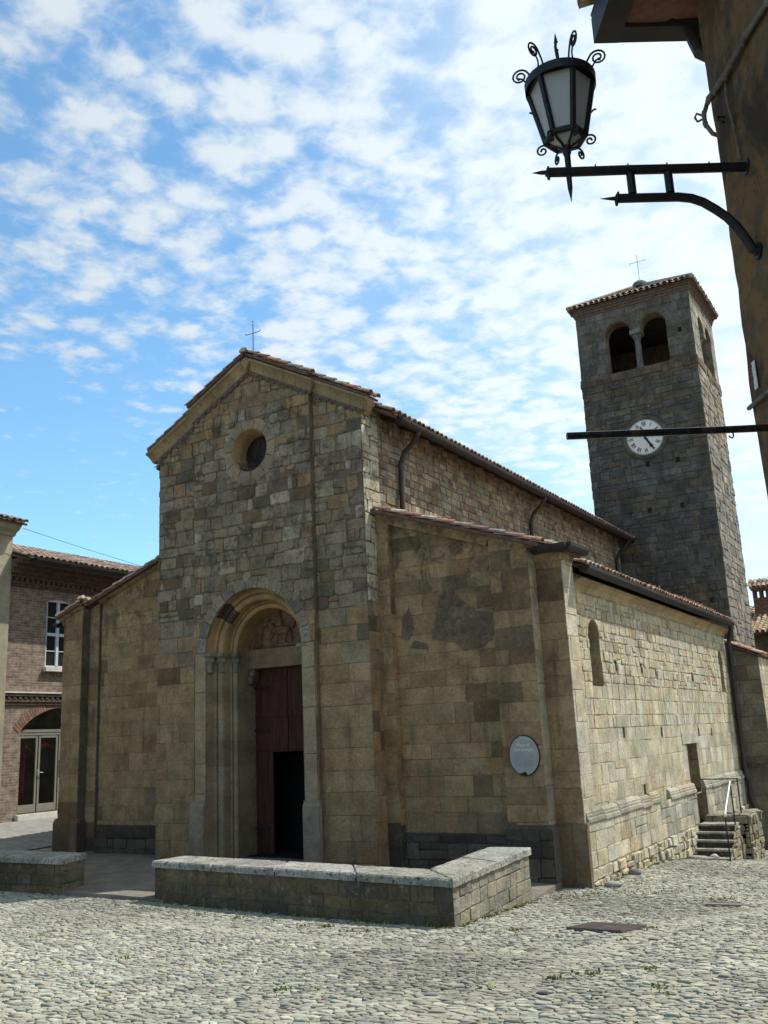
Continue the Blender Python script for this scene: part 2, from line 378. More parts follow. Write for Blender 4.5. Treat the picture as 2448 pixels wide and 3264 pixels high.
# ------------------------------------------------------------------ mesh helpers
BASE = {}
class MB:
    def __init__(s): s.v = []; s.f = []; s.c = []; s.col = (0.3, 0.3, 0.3); s.np = []
    def add(s, vs, fs, col=None):
        o = len(s.v); col = col or s.col
        s.v.extend([tuple(p) for p in vs]); s.c.extend([col] * len(vs))
        s.f.extend([tuple(i + o for i in f) for f in fs])
    def poly(s, pts, col=None): s.add(pts, [tuple(range(len(pts)))], col)
    def box(s, a, b, col=None):
        x0, y0, z0 = a; x1, y1, z1 = b
        s.add([(x0, y0, z0), (x1, y0, z0), (x1, y1, z0), (x0, y1, z0), (x0, y0, z1), (x1, y0, z1), (x1, y1, z1), (x0, y1, z1)],
              [(0, 3, 2, 1), (4, 5, 6, 7), (0, 1, 5, 4), (1, 2, 6, 5), (2, 3, 7, 6), (3, 0, 4, 7)], col)
    def prism(s, prof, p0, p1, A, B, col=None):
        """closed profile [(a,b)] in axes A,B swept from p0 to p1"""
        p0 = Vector(p0); p1 = Vector(p1); A = Vector(A); B = Vector(B); n = len(prof)
        vs = [p0 + A * a + B * b for a, b in prof] + [p1 + A * a + B * b for a, b in prof]
        fs = [tuple(range(n))[::-1], tuple(range(n, 2 * n))] + [(i, (i + 1) % n, n + (i + 1) % n, n + i) for i in range(n)]
        s.add(vs, fs, col)
    def extrude(s, pts, d, col=None):
        d = Vector(d); n = len(pts); p = [Vector(q) for q in pts]
        s.add(p + [q + d for q in p], [tuple(range(n))[::-1], tuple(range(n, 2 * n))] + [(i, (i + 1) % n, n + (i + 1) % n, n + i) for i in range(n)], col)
    def tube(s, path, r, seg=8, col=None, caps=True, flat=None):
        path = [Vector(p) for p in path]; k = len(path)
        rs = r if isinstance(r, (list, tuple)) else [r] * k
        vs = []; fs = []; prev = None
        for i, p in enumerate(path):
            d = (path[min(i + 1, k - 1)] - path[max(i - 1, 0)])
            d = d.normalized() if d.length > 1e-9 else Vector((0, 0, 1))
            if prev is None:
                a = d.orthogonal().normalized() if flat is None else (Vector(flat) - d * d.dot(Vector(flat))).normalized()
            else:
                a = (prev - d * prev.dot(d))
                a = a.normalized() if a.length > 1e-6 else d.orthogonal().normalized()
            prev = a; b = d.cross(a)
            for j in range(seg):
                t = 2 * math.pi * j / seg
                vs.append(p + (a * math.cos(t) + b * math.sin(t)) * rs[i])
        for i in range(k - 1):
            for j in range(seg):
                fs.append((i * seg + j, i * seg + (j + 1) % seg, (i + 1) * seg + (j + 1) % seg, (i + 1) * seg + j))
        if caps: fs += [tuple(range(seg))[::-1], tuple(range((k - 1) * seg, k * seg))]
        s.add(vs, fs, col)
    def lathe(s, prof, c, seg=16, col=None, ax=None):
        """prof [(r,h)] about the axis through c (vertical by default)"""
        c = Vector(c); Z = Vector(ax or (0, 0, 1)).normalized(); X = Z.orthogonal().normalized(); Y = Z.cross(X)
        n = len(prof)
        vs = [c + Z * h + (X * math.cos(2 * math.pi * j / seg) + Y * math.sin(2 * math.pi * j / seg)) * r for r, h in prof for j in range(seg)]
        fs = [(i * seg + j, i * seg + (j + 1) % seg, (i + 1) * seg + (j + 1) % seg, (i + 1) * seg + j) for i in range(n - 1) for j in range(seg)]
        fs += [tuple(range(seg))[::-1], tuple(range((n - 1) * seg, n * seg))]
        s.add(vs, fs, col)
    def blob(s, c, r, rng, col=None, sub=1, amp=0.15):
        """an irregular rounded stone"""
        rx, ry, rz = r; vs = []; nu, nv = 8, 5
        for i in range(1, nv):
            th = math.pi * i / nv
            for j in range(nu):
                ph = 2 * math.pi * j / nu; k = 1 + rng.uniform(-amp, amp)
                vs.append((c[0] + rx * k * math.sin(th) * math.cos(ph), c[1] + ry * k * math.sin(th) * math.sin(ph), c[2] + rz * k * math.cos(th)))
        o = len(vs); vs += [(c[0], c[1], c[2] + rz), (c[0], c[1], c[2] - rz)]
        fs = [(i * nu + j, (i + 1) * nu + j, (i + 1) * nu + (j + 1) % nu, i * nu + (j + 1) % nu) for i in range(nv - 2) for j in range(nu)]
        fs += [(o, j, (j + 1) % nu) for j in range(nu)] + [(o + 1, (nv - 2) * nu + (j + 1) % nu, (nv - 2) * nu + j) for j in range(nu)]
        s.add(vs, fs, col)
    def build(s, name, mat, parent=None, smooth=False, **props):
        me = bpy.data.meshes.new(name)
        base = Vector((0, 0, 0))
        q = parent
        if parent is not None: base = BASE[parent.name]
        v = np.array(s.v, dtype=np.float64).reshape(-1, 3)
        if parent is None and props.get('base') is not None: base = Vector(props['base'])
        v = v - np.array(base)
        me.from_pydata(v.tolist(), [], s.f)
        at = me.color_attributes.new('Col', 'FLOAT_COLOR', 'POINT')
        c = np.ones((len(s.v), 4), dtype=np.float32); c[:, :3] = np.array(s.c, dtype=np.float32).reshape(-1, 3)
        at.data.foreach_set('color', c.ravel())
        for mm in (mat if isinstance(mat, (list, tuple)) else [mat]): me.materials.append(M[mm])
        if smooth: me.polygons.foreach_set('use_smooth', [True] * len(me.polygons))
        me.update()
        o = bpy.data.objects.new(name, me); COLL.objects.link(o)
        if parent is not None: o.parent = parent
        else: o.location = base
        BASE[o.name] = base.copy()
        for k in ('label', 'category', 'group', 'kind'):
            if props.get(k): o[k] = props[k]
        return o
def thing(name, label, cat, loc, group=None):
    o = bpy.data.objects.new(name, None); COLL.objects.link(o)
    o.empty_display_size = 0.2
    o.location = loc; o['label'] = label; o['category'] = cat
    if group: o['group'] = group
    BASE[o.name] = Vector(loc)
    return o

def clip(poly, n, d):
    """keep the part of a 2D polygon with p.n <= d"""
    outp = []; k = len(poly)
    for i in range(k):
        a = poly[i]; b = poly[(i + 1) % k]
        da = a[0] * n[0] + a[1] * n[1] - d; db = b[0] * n[0] + b[1] * n[1] - d
        if da <= 0: outp.append(a)
        if (da < 0) != (db < 0) and abs(da - db) > 1e-9:
            t = da / (da - db); outp.append((a[0] + (b[0] - a[0]) * t, a[1] + (b[1] - a[1]) * t))
    return outp
def area(p):
    return 0.5 * sum(p[i][0] * p[(i + 1) % len(p)][1] - p[(i + 1) % len(p)][0] * p[i][1] for i in range(len(p)))
def inset(poly, g):
    """inset a convex CCW polygon by g"""
    q = poly; k = len(poly)
    for i in range(k):
        a = poly[i]; b = poly[(i + 1) % k]
        ex, ey = b[0] - a[0], b[1] - a[1]; L = math.hypot(ex, ey)
        if L < 1e-6: continue
        n = (ey / L, -ex / L)
        q = clip(q, n, a[0] * n[0] + a[1] * n[1] - g)
        if len(q) < 3: return []
    return q
def arch_poly(u0, u1, z0, zs, seg=14):
    """opening with a round head; zs = springing"""
    c = (u0 + u1) / 2; r = (u1 - u0) / 2
    return [(u0, z0), (u1, z0)] + [(c + r * math.cos(math.pi * i / seg), zs + r * math.sin(math.pi * i / seg)) for i in range(seg + 1)]
def circ_poly(c, z, r, seg=28):
    return [(c + r * math.cos(2 * math.pi * i / seg), z + r * math.sin(2 * math.pi * i / seg)) for i in range(seg)]
def lerp(a, b, t): return tuple(a[i] + (b[i] - a[i]) * t for i in range(3))
def jitc(c, rng, v=0.15, h=0.04):
    k = 1 + rng.uniform(-v, v)
    return (max(0.01, c[0] * k * (1 + rng.uniform(-h, h))), max(0.01, c[1] * k), max(0.01, c[2] * k * (1 + rng.uniform(-h, h))))

def masonry(mb, O, U, Nn, outline, zone, seed=1, openings=(), mortar=(0.12, 0.10, 0.08), backing=True, holes=(), thick=0.0):
    """A wall face laid course by course out of single blocks. outline: convex CCW polygon in (u,z).
    openings: ('rect',u0,u1,z0,z1) or ('circ',u,z,r). holes: polygons cut out of the mortar bed."""
    rng = random.Random(seed)
    O = Vector(O); U = Vector(U); Nn = Vector(Nn); Z = Vector((0, 0, 1))
    P = lambda p, d=0.0: O + U * p[0] + Z * p[1] + Nn * d
    if U.cross(Z).dot(Nn) < 0: flip = True
    else: flip = False
    if backing:
        loops = [[Vector((p[0], p[1], 0)) for p in outline]] + [[Vector((p[0], p[1], 0)) for p in h] for h in holes]
        allp = [p for l in loops for p in l]
        tris = geometry.tessellate_polygon(loops)
        fs = []
        for t in tris:
            a, b, c = (allp[i] for i in t)
            cr = (b - a).cross(c - a).z
            ccw = cr > 0
            fs.append(tuple(t) if ccw != flip else tuple(t)[::-1])
        mb.add([P((p.x, p.y)) for p in allp], fs, mortar)
        if thick:
            for h in holes:
                k = len(h)
                for i in range(k):
                    a, b = h[i], h[(i + 1) % k]
                    mb.poly([P(a), P(b), P(b, -thick), P(a, -thick)], lerp(mortar, (0.25, 0.2, 0.14), 0.6))
    u0 = min(p[0] for p in outline); u1 = max(p[0] for p in outline)
    z0 = min(p[1] for p in outline); z1 = max(p[1] for p in outline)
    edges = []
    k = len(outline)
    for i in range(k):
        a = outline[i]; b = outline[(i + 1) % k]
        ex, ey = b[0] - a[0], b[1] - a[1]; L = math.hypot(ex, ey)
        n = (ey / L, -ex / L); edges.append((n, a[0] * n[0] + a[1] * n[1]))
    z = z0
    while z < z1 - 0.02:
        zn = zone(z); h = rng.uniform(*zn['h'])
        if z + h > z1 - 0.06: h = z1 - z
        u = u0 - rng.uniform(0, zn['w'][1])
        slope = rng.uniform(-1, 1) * zn.get('tilt', 0.0)
        while u < u1:
            w = rng.uniform(*zn['w'])
            if rng.random() < zn.get('small', 0.0): w *= 0.4
            if u1 - (u + w) < zn['w'][0] * 0.5: w = u1 - u + 0.01
            cells = [(u, z, u + w, z + h)]
            r = rng.random()
            if r < zn.get('split', 0.0):
                m = z + h * rng.uniform(0.35, 0.65); cells = [(u, z, u + w, m), (u, m, u + w, z + h)]
                if rng.random() < 0.5:
                    s2 = u + w * rng.uniform(0.35, 0.65); a = cells.pop(rng.randrange(2)); cells += [(a[0], a[1], s2, a[3]), (s2, a[1], a[2], a[3])]
            for (a0, b0, a1, b1) in cells:
                j = zn.get('jit', 0.008)
                cu, cz = (a0 + a1) / 2, (b0 + b1) / 2
                poly = [(a0 + rng.uniform(-j, j), b0 + rng.uniform(-j, j)), (a1 + rng.uniform(-j, j), b0 + rng.uniform(-j, j)),
                        (a1 + rng.uniform(-j, j), b1 + rng.uniform(-j, j)), (a0 + rng.uniform(-j, j), b1 + rng.uniform(-j, j))]
                ch = zn.get('chip', 0.0)
                if ch:                                             # knock corners off
                    q = []
                    for i2 in range(4):
                        pa, pb, pc = poly[i2 - 1], poly[i2], poly[(i2 + 1) % 4]
                        if rng.random() < 0.6:
                            t = rng.uniform(0.3, 1.0) * ch
                            la = math.hypot(pa[0] - pb[0], pa[1] - pb[1]); lc = math.hypot(pc[0] - pb[0], pc[1] - pb[1])
                            q.append((pb[0] + (pa[0] - pb[0]) * t / la, pb[1] + (pa[1] - pb[1]) * t / la))
                            q.append((pb[0] + (pc[0] - pb[0]) * t / lc, pb[1] + (pc[1] - pb[1]) * t / lc))
                        else: q.append(pb)
                    poly = q
                for n, d in edges:
                    poly = clip(poly, n, d)
                    if len(poly) < 3: break
                if len(poly) < 3: continue
                for op in openings:
                    if op[0] == 'rect':
                        _, a, b, c, d = op
                        us = [p[0] for p in poly]; zs = [p[1] for p in poly]
                        if max(us) <= a or min(us) >= b or max(zs) <= c or min(zs) >= d: continue
                        best = max((clip(poly, (1, 0), a), clip(poly, (-1, 0), -b), clip(poly, (0, 1), c), clip(poly, (0, -1), -d)), key=lambda q: area(q) if len(q) > 2 else 0)
                        poly = best
                    else:
                        _, a, b, r_ = op
                        cx = sum(p[0] for p in poly) / len(poly) - a; cy = sum(p[1] for p in poly) / len(poly) - b
                        L = math.hypot(cx, cy)
                        if L > r_ + w + h: continue
                        L = max(L, 1e-6); n = (-cx / L, -cy / L)
                        poly = clip(poly, n, n[0] * a + n[1] * b - r_)
                    if len(poly) < 3: break
                if len(poly) < 3 or area(poly) < 0.0025: continue
                g = zn.get('gap', 0.008)
                base = inset(poly, g * 0.5)
                if len(base) < 3: continue
                dep = rng.uniform(*zn.get('d', (0.01, 0.025)))
                bev = min(zn.get('bev', 0.012), math.sqrt(area(base)) * 0.25)
                top = inset(base, bev)
                col = zn['col'](cu, cz, rng)
                k2 = len(base)
                if len(top) != k2:
                    top = [((p[0] - cu) * 0.9 + cu, (p[1] - cz) * 0.9 + cz) for p in base]
                tx, tz = rng.uniform(-1, 1) * zn.get('rock', 0.0), rng.uniform(-1, 1) * zn.get('rock', 0.0)
                vs = [P(p) for p in base] + [P(p, dep * 0.7) for p in base] + [P(p, dep + (p[0] - cu) * tx + (p[1] - cz) * tz) for p in top]
                fs = [(i2, (i2 + 1) % k2, k2 + (i2 + 1) % k2, k2 + i2) for i2 in range(k2)] + \
                     [(k2 + i2, k2 + (i2 + 1) % k2, 2 * k2 + (i2 + 1) % k2, 2 * k2 + i2) for i2 in range(k2)] + [tuple(range(2 * k2, 3 * k2))]
                if flip: fs = [f[::-1] for f in fs]
                mb.add(vs, fs, col)
            u += w
        z += h
    return mb

TILES = [(0.30, 0.165, 0.115), (0.35, 0.21, 0.15), (0.25, 0.20, 0.16), (0.40, 0.31, 0.24), (0.22, 0.13, 0.10), (0.33, 0.26, 0.2)]
def tiles(mb, e0, e1, s, n, length, seed=1, pitch=0.21, row=0.34, r=0.085, lenfn=None, cols=None, verge=False):
    """rows of half-round cover tiles over concave channels. e0->e1 eave line, s up-slope unit vector, n normal"""
    rng = random.Random(seed); e0 = Vector(e0); e1 = Vector(e1); s = Vector(s).normalized(); n = Vector(n).normalized()
    a = (e1 - e0); L = a.length; a = a / L; nc = max(1, int(round(L / pitch))); pt = L / nc
    for i in range(nc):
        c = e0 + a * (pt * (i + 0.5))
        ln = length if lenfn is None else lenfn((i + 0.5) / nc)
        k = int(ln / row) + 1
        for kind in (0, 1):
            cc = c + (a * pt * 0.5 if kind else a * 0)
            if kind and i == nc - 1: continue
            for j in range(k):
                t0 = j * row - 0.05 + rng.uniform(-0.02, 0.02); t1 = min(t0 + row + 0.08, ln)
                if t1 - t0 < 0.08: continue
                sh = a * rng.uniform(-0.012, 0.012)
                col = jitc(rng.choice(cols or TILES), rng, 0.2)
                vs = []
                for t, rr, lift in ((t0, r, 0.035), (t1, r * 0.82, 0.012)):
                    for q in range(7):
                        th = math.pi * q / 6
                        if kind == 0:
                            vs.append(cc + sh + s * t + a * math.cos(th) * rr + n * (math.sin(th) * rr * 0.9 + lift + 0.01))
                        else:
                            vs.append(cc + sh + s * t + a * math.cos(th) * rr - n * (math.sin(th) * rr * 0.5 - lift * 0.5 - 0.03))
                fs = [(q, q + 1, 7 + q + 1, 7 + q) for q in range(6)]
                # end thickness
                o = [v - (n * 0.018 if kind == 0 else n * 0.015) for v in vs[:7]]
                vs += o
                fs += [(q + 1, q, 14 + q, 14 + q + 1) for q in range(6)]
                mb.add(vs, fs, col)

# ------------------------------------------------------------------ ground height
CTRL = [(12.2, -15.3, .60), (5.8, -10.3, .28), (11, -9.5, .36), (6.45, -4.35, -.09), (.87, -3.75, -.13), (6.17, -1.24, -.28), (6.54, .45, -.37),
        (6.45, 4.8, -.47), (6.45, 7.2, -.72), (7.3, 8.0, -.84), (6.5, 14.6, -1.38), (9, 8, -.9), (12, 2, -.45), (9, -3.5, -.06), (14, 10, -1.0), (14, 18, -1.8),
        (-1.2, -3.9, -.10), (-4, -4.5, -.05), (-6.5, -5.5, 0.02), (-9, -2, .16), (-10.5, 3, .36), (-10.5, 12, .40), (-8.0, 3, .10), (-8, 12, .25), (-10, -10, .3), (0, -9, .15),
        (0, 0, -.35), (-5, 0, -.3), (4, 0, -.38), (0, 10, -.6), (16, -4, .0), (20, -12, .5), (-16, 0, .4), (8, -14, .5), (25, 5, -.4), (6.5, 25, -2.3), (20, 25, -2.4), (-8, 25, 0)]
_c = np.array(CTRL); _n = len(_c)
def _phi(r2): return np.where(r2 > 1e-9, r2 * np.log(r2 + 1e-12), 0.0)
_d2 = ((_c[:, None, :2] - _c[None, :, :2]) ** 2).sum(-1)
_A = np.zeros((_n + 3, _n + 3)); _A[:_n, :_n] = _phi(_d2) + np.eye(_n) * 1.5; _A[:_n, _n] = 1; _A[:_n, _n + 1:] = _c[:, :2]; _A[_n:, :_n] = _A[:_n, _n:].T
_w = np.linalg.solve(_A, np.concatenate([_c[:, 2], np.zeros(3)]))
def gz(x, y):
    x = np.clip(np.atleast_1d(np.asarray(x, float)), -18, 28); y = np.clip(np.atleast_1d(np.asarray(y, float)), -18, 28)
    d2 = (x[:, None] - _c[None, :, 0]) ** 2 + (y[:, None] - _c[None, :, 1]) ** 2
    return _phi(d2) @ _w[:_n] + _w[_n] + x * _w[_n + 1] + y * _w[_n + 2]
def g1(x, y): return float(gz(x, y)[0])

# ground sheet
xs = np.concatenate([[-1500, -400, -120, -50, -28], np.arange(-20, 26.1, 0.5), [32, 55, 120, 400, 1500]])
ys = np.concatenate([[-1500, -400, -120, -50, -26], np.arange(-19, 28.1, 0.5), [34, 55, 120, 400, 1500]])
gx, gy = np.meshgrid(xs, ys)
zz_ = gz(gx.ravel(), gy.ravel())
gm = MB()
gm.v = np.stack([gx.ravel(), gy.ravel(), zz_ - 0.007], 1).tolist(); gm.c = [(0.2, 0.18, 0.14)] * len(gm.v)
nx = len(xs)
gm.f = [(j * nx + i, j * nx + i + 1, (j + 1) * nx + i + 1, (j + 1) * nx + i) for j in range(len(ys) - 1) for i in range(nx - 1)]
gm.build('ground', 'soil', smooth=True, kind='structure')
# ------------------------------------------------------------------ palettes and courses
GOLD = (0.288, 0.194, 0.106); GOLD2 = (0.248, 0.165, 0.090); GREY = (0.215, 0.170, 0.118); DGREY = (0.130, 0.102, 0.072)
DARK = (0.058, 0.048, 0.036); BROWN = (0.155, 0.100, 0.056); PALE = (0.29, 0.235, 0.165); RUST = (0.18, 0.105, 0.058)
def pick(rng, table):
    r = rng.random() * sum(w for w, _ in table)
    for w, c in table:
        r -= w
        if r <= 0: return c
    return table[-1][1]
LOW = [(7, GOLD), (5, GOLD2), (0.5, BROWN), (0.35, PALE)]
UP = [(7, GREY), (1.2, DGREY), (0.9, GOLD2), (2.2, PALE), (0.15, BROWN)]
def col_central(u, z, rng):
    t = min(1, max(0, (z - 3.6) / 1.6))
    c = jitc(pick(rng, UP), rng, 0.12) if rng.random() < t else jitc(pick(rng, LOW), rng, 0.09)
    if z > 8.6 + 0.53 * (2.73 - abs(u)) - 0.55 and rng.random() < 0.7: c = jitc(GOLD2, rng, 0.15)
    return c
SMOOTH = dict(h=(0.33, 0.47), w=(0.45, 1.05), gap=0.009, d=(0.005, 0.013), bev=0.008, jit=0.006, chip=0.012)
MID = dict(h=(0.28, 0.38), w=(0.35, 0.8), gap=0.012, d=(0.006, 0.018), bev=0.010, jit=0.008, small=0.08)
ROUGH = dict(h=(0.20, 0.34), w=(0.20, 0.60), gap=0.019, d=(0.008, 0.032), bev=0.018, jit=0.022, chip=0.065, split=0.16, small=0.14, rock=0.04)
def z_central(z):
    d = dict(SMOOTH if z < 3.7 else MID if z < 4.6 else ROUGH); d['col'] = col_central; return d
def aisle_zone(patch=None, plinth=0.5, stain=()):
    def colf(u, z, rng):
        if z < plinth: return jitc(DARK if rng.random() < 0.75 else GOLD2, rng, 0.3)
        for (a, b, r) in stain:
            if (u - a) ** 2 + (z - b) ** 2 < r * r and rng.random() < 0.55: return jitc(rng.choice([BROWN, (0.175, 0.122, 0.074), GOLD2, GOLD2, BROWN]), rng, 0.2)
        return jitc(pick(rng, [(8, GOLD), (5, GOLD2), (0.6, BROWN), (0.22, RUST)]), rng, 0.10)
    def zf(z):
        d = dict(SMOOTH); d['h'] = (0.26, 0.40); d['w'] = (0.35, 0.85); d['col'] = colf; return d
    return zf
SP = (0.430, 0.395, 0.300); SP2 = (0.405, 0.365, 0.265); SO = (0.40, 0.335, 0.22); SG = (0.390, 0.368, 0.292); SB = (0.31, 0.25, 0.170)
def col_side(u, z, rng):
    if z > 3.1: t = [(4, SP2), (3, SG), (1.3, SO), (0.35, SB), (2, SP)]
    elif z > 1.0: t = [(6, SP), (4, SP2), (2, SG), (0.5, SO)]
    else: t = [(4, SP2), (3, SO), (2, SP), (1, SG)]
    return jitc(pick(rng, t), rng, 0.10)
def z_side(z):
    if z > 3.0: d = dict(h=(0.15, 0.26), w=(0.12, 0.38), gap=0.016, d=(0.006, 0.026), bev=0.016, jit=0.016, chip=0.035, split=0.15, rock=0.04)
    elif z > 2.0: d = dict(h=(0.20, 0.32), w=(0.14, 0.45), gap=0.012, d=(0.005, 0.018), bev=0.014, jit=0.012, chip=0.03, split=0.06, rock=0.025)
    else: d = dict(h=(0.26, 0.42), w=(0.3, 0.75), gap=0.008, d=(0.004, 0.011), bev=0.010, jit=0.009, chip=0.02, split=0.04, rock=0.008)
    d['col'] = col_side; return d
def z_sidelow(z):
    if z > -0.25: d = dict(h=(0.24, 0.38), w=(0.3, 0.8), gap=0.010, d=(0.005, 0.018), bev=0.014, jit=0.014, chip=0.04, split=0.08, rock=0.015)
    else: d = dict(h=(0.12, 0.22), w=(0.14, 0.36), gap=0.026, d=(0.01, 0.07), bev=0.022, jit=0.022, chip=0.04, split=0.2, rock=0.14)
    d['col'] = lambda u, zz, rng: jitc((0.275, 0.268, 0.225), rng, 0.1) if (u > 5.6 and zz > 0 and rng.random() < 0.85) else jitc(pick(rng, [(4, SP2), (1.0, SO), (2.5, SP), (2, SG), (0.6 if zz < -.3 else 0.1, SB)]), rng, 0.11)
    return d
def z_rub(z):
    return dict(h=(0.11, 0.20), w=(0.13, 0.36), gap=0.020, d=(0.006, 0.035), bev=0.014, jit=0.014, chip=0.03, split=0.1, rock=0.06,
                col=lambda u, zz, rng: jitc(pick(rng, [(4, (0.25, 0.20, 0.135)), (3, (0.22, 0.20, 0.16)), (2, (0.30, 0.26, 0.19)), (1.4, (0.17, 0.13, 0.095)), (0.7, (0.25, 0.175, 0.115))]), rng, 0.2))

# ------------------------------------------------------------------ church
ch = thing('parish_church', 'golden stone basilica church with stepped gable front and round-arched portal', 'church', (0, 0, -0.3))
K = 0.53
zt = lambda x: 8.63 + K * (2.73 - abs(x))
m = MB()
X, Y, Zv = Vector((1, 0, 0)), Vector((0, 1, 0)), Vector((0, 0, 1))
F = Vector((0, -1, 0))
# middle bay, proud of the two side strips
masonry(m, (0, -0.11, 0), X, F, [(-1.58, -0.4), (1.56, -0.4), (1.56, zt(1.56)), (0, zt(0)), (-1.58, zt(1.58))], z_central, 11,
        [('rect', -1.55, 1.55, -1, 4.12), ('circ', 0, 4.1, 1.36), ('circ', -0.02, 8.32, 0.62)],
        holes=[arch_poly(-1.24, 1.24, -0.3, 4.1), circ_poly(-0.02, 8.32, 0.47)], mortar=(0.150, 0.118, 0.080))
m.poly([(1.56, -0.11, -0.4), (1.56, 0, -0.4), (1.56, 0, zt(1.56)), (1.56, -0.11, zt(1.56))], (0.14, 0.11, 0.075))
m.poly([(-1.58, -0.11, -0.4), (-1.58, 0, -0.4), (-1.58, 0, zt(1.58)), (-1.58, -0.11, zt(1.58))], (0.115, 0.10, 0.075))
masonry(m, (0, 0, 0), X, F, [(1.56, -0.4), (2.73, -0.4), (2.73, zt(2.73)), (1.56, zt(1.56))], z_central, 12, mortar=(0.150, 0.118, 0.080))
masonry(m, (0, 0, 0), X, F, [(-2.73, -0.4), (-1.58, -0.4), (-1.58, zt(1.58)), (-2.73, zt(2.73))], z_central, 13, mortar=(0.150, 0.118, 0.080))
def z_blockside(z):
    d = z_central(z); d['w'] = (0.3, 0.7)
    if z > 4.6: d['col'] = lambda u, zz, rng: jitc(pick(rng, [(4, SG), (3, SP2), (1, SO)]), rng, 0.12)
    return d
masonry(m, (2.73, 0, 0), Y, X, [(0, -0.4), (0.62, -0.4), (0.62, 8.9), (0, 8.63)], z_blockside, 14, mortar=(0.13, 0.12, 0.095))
masonry(m, (-2.73, 0, 0), Y, -X, [(0, -0.4), (0.72, -0.4), (0.72, 8.9), (0, 8.63)], z_blockside, 15)
m.build('facade_wall', 'facade', ch)

# rose window: ring of voussoirs, splayed funnel, glazing and bird spikes
m = MB(); rg = random.Random(5)
RC = Vector((-0.02, -0.11, 8.32)); n = 11
for i in range(n):
    a0 = 2 * math.pi * i / n + 0.02 + 0.2; a1 = 2 * math.pi * (i + 1) / n - 0.01 + 0.2; c = jitc((0.215, 0.165, 0.110), rg, 0.16)
    pts = [RC + Vector((math.cos(a0 + (a1 - a0) * q / 4) * 0.475, -0.025, math.sin(a0 + (a1 - a0) * q / 4) * 0.475)) for q in range(5)]
    ro = 0.70 + rg.uniform(-0.03, 0.05)
    pts += [RC + Vector((math.cos(a1 + (a0 - a1) * q / 4) * ro, -0.025, math.sin(a1 + (a0 - a1) * q / 4) * ro)) for q in range(5)]
    m.extrude(pts, (0, 0.06, 0), c)
rose = m.build('rose_window', 'portal', ch)
m = MB(); sg = 36
for i in range(sg):
    a0 = 2 * math.pi * i / sg; a1 = 2 * math.pi * (i + 1) / sg
    rr = [(0.475, -0.03), (0.44, 0.12), (0.425, 0.20), (0.41, 0.40)]
    for (r0, y0), (r1, y1) in zip(rr, rr[1:]):
        m.poly([RC + Vector((math.cos(a) * r, y, math.sin(a) * r)) for a, r, y in ((a0, r0, y0), (a1, r0, y0), (a1, r1, y1), (a0, r1, y1))], (0.30, 0.20, 0.095))
m.build('reveal', 'portal', rose, smooth=True)
m = MB(); m.lathe([(0.415, 0.0), (0.415, 0.03)], RC + Vector((0, 0.38, 0)), 32, ax=(0, 1, 0)); m.build('glazing', 'rose', rose)
m = MB()
for i in range(6):
    x = -0.24 + i * 0.07
    zz0 = -math.sqrt(0.46 ** 2 - x * x) + 0.01
    m.tube([RC + Vector((x, 0.02, zz0)), RC + Vector((x - 0.05, 0.0, zz0 + 0.12)), RC + Vector((x - 0.10, -0.02, zz0 + 0.19))], [0.016, 0.013, 0.006], 6)
m.tube([RC + Vector((-0.3, 0.03, -0.34)), RC + Vector((0, 0.03, -0.455)), RC + Vector((0.2, 0.03, -0.40))], 0.012, 6)
m.build('bird_spikes', 'iron', rose)

# raking cornice and verge
m = MB(); mb2 = MB()
for sgn in (1, -1):
    dn = Vector((sgn, 0, -K)).normalized(); up = Vector((sgn * K, 0, 1)).normalized()
    for (xa, xb, yy) in ((0.0, 1.60, -0.11), (1.56, 2.80, 0.0)):
        pa = Vector((sgn * xa, yy, zt(xa))); pb = Vector((sgn * xb, yy, zt(xb)))
        if xa == 0.0: ext = dn * 0.0
        mb2.prism([(-0.02, -0.03), (0.035, -0.03), (0.035, 0.0), (0.05, 0.0), (0.05, 0.05), (-0.02, 0.05)], pa, pb, F, up)
        L = (pb - pa).length; k = int(L / 0.09)
        for i in range(k):
            if i % 2 == 0: mb2.prism([(0.03, -0.055), (0.052, -0.055), (0.052, 0.0), (0.03, 0.0)], pa + dn * (i * 0.09), pa + dn * (i * 0.09 + 0.08), F, up)
        rg = random.Random(int(xa * 10) + sgn); t = 0.0; pe = 0.10 if xb > 2 else 0.0
        while t < L + pe - 0.01:
            w = min(rg.uniform(0.35, 0.8), L + pe - t)
            prof = [(-0.08, 0.05), (0.05, 0.05), (0.06, 0.09), (0.085, 0.16), (0.13, 0.225), (0.175, 0.25), (0.18, 0.30), (-0.08, 0.30)]
            m.prism(prof, pa + dn * (t + 0.004), pa + dn * (t + w - 0.003), F, up, jitc((0.240, 0.168, 0.094), rg, 0.14)); t += w
    # kneeler: the cornice returns along the flank
    xk = sgn * 2.73
    prof = [(-0.05, 0.0), (0.03, 0.0), (0.05, 0.06), (0.11, 0.16), (0.17, 0.20), (0.18, 0.23), (-0.05, 0.23)]
    m.prism(prof, (xk, -0.02, 8.58), (xk, 0.29, 8.58), Vector((sgn, 0, 0)), Zv, (0.26, 0.19, 0.11))
up_r = Vector((K, 0, 1)).normalized(); ap_ = Vector((0, -0.265, zt(0)))
m.extrude([ap_ + Vector((0, 0, 0.03)), ap_ + up_r * 0.296, ap_ + Vector((0, 0, 0.335)), ap_ + Vector((-up_r.x, 0, up_r.z)) * 0.296], (0, 0.16, 0), (0.235, 0.165, 0.092))
m.build('cornice', 'portal', ch)
mb2.build('dentil_band', 'brickred', ch)

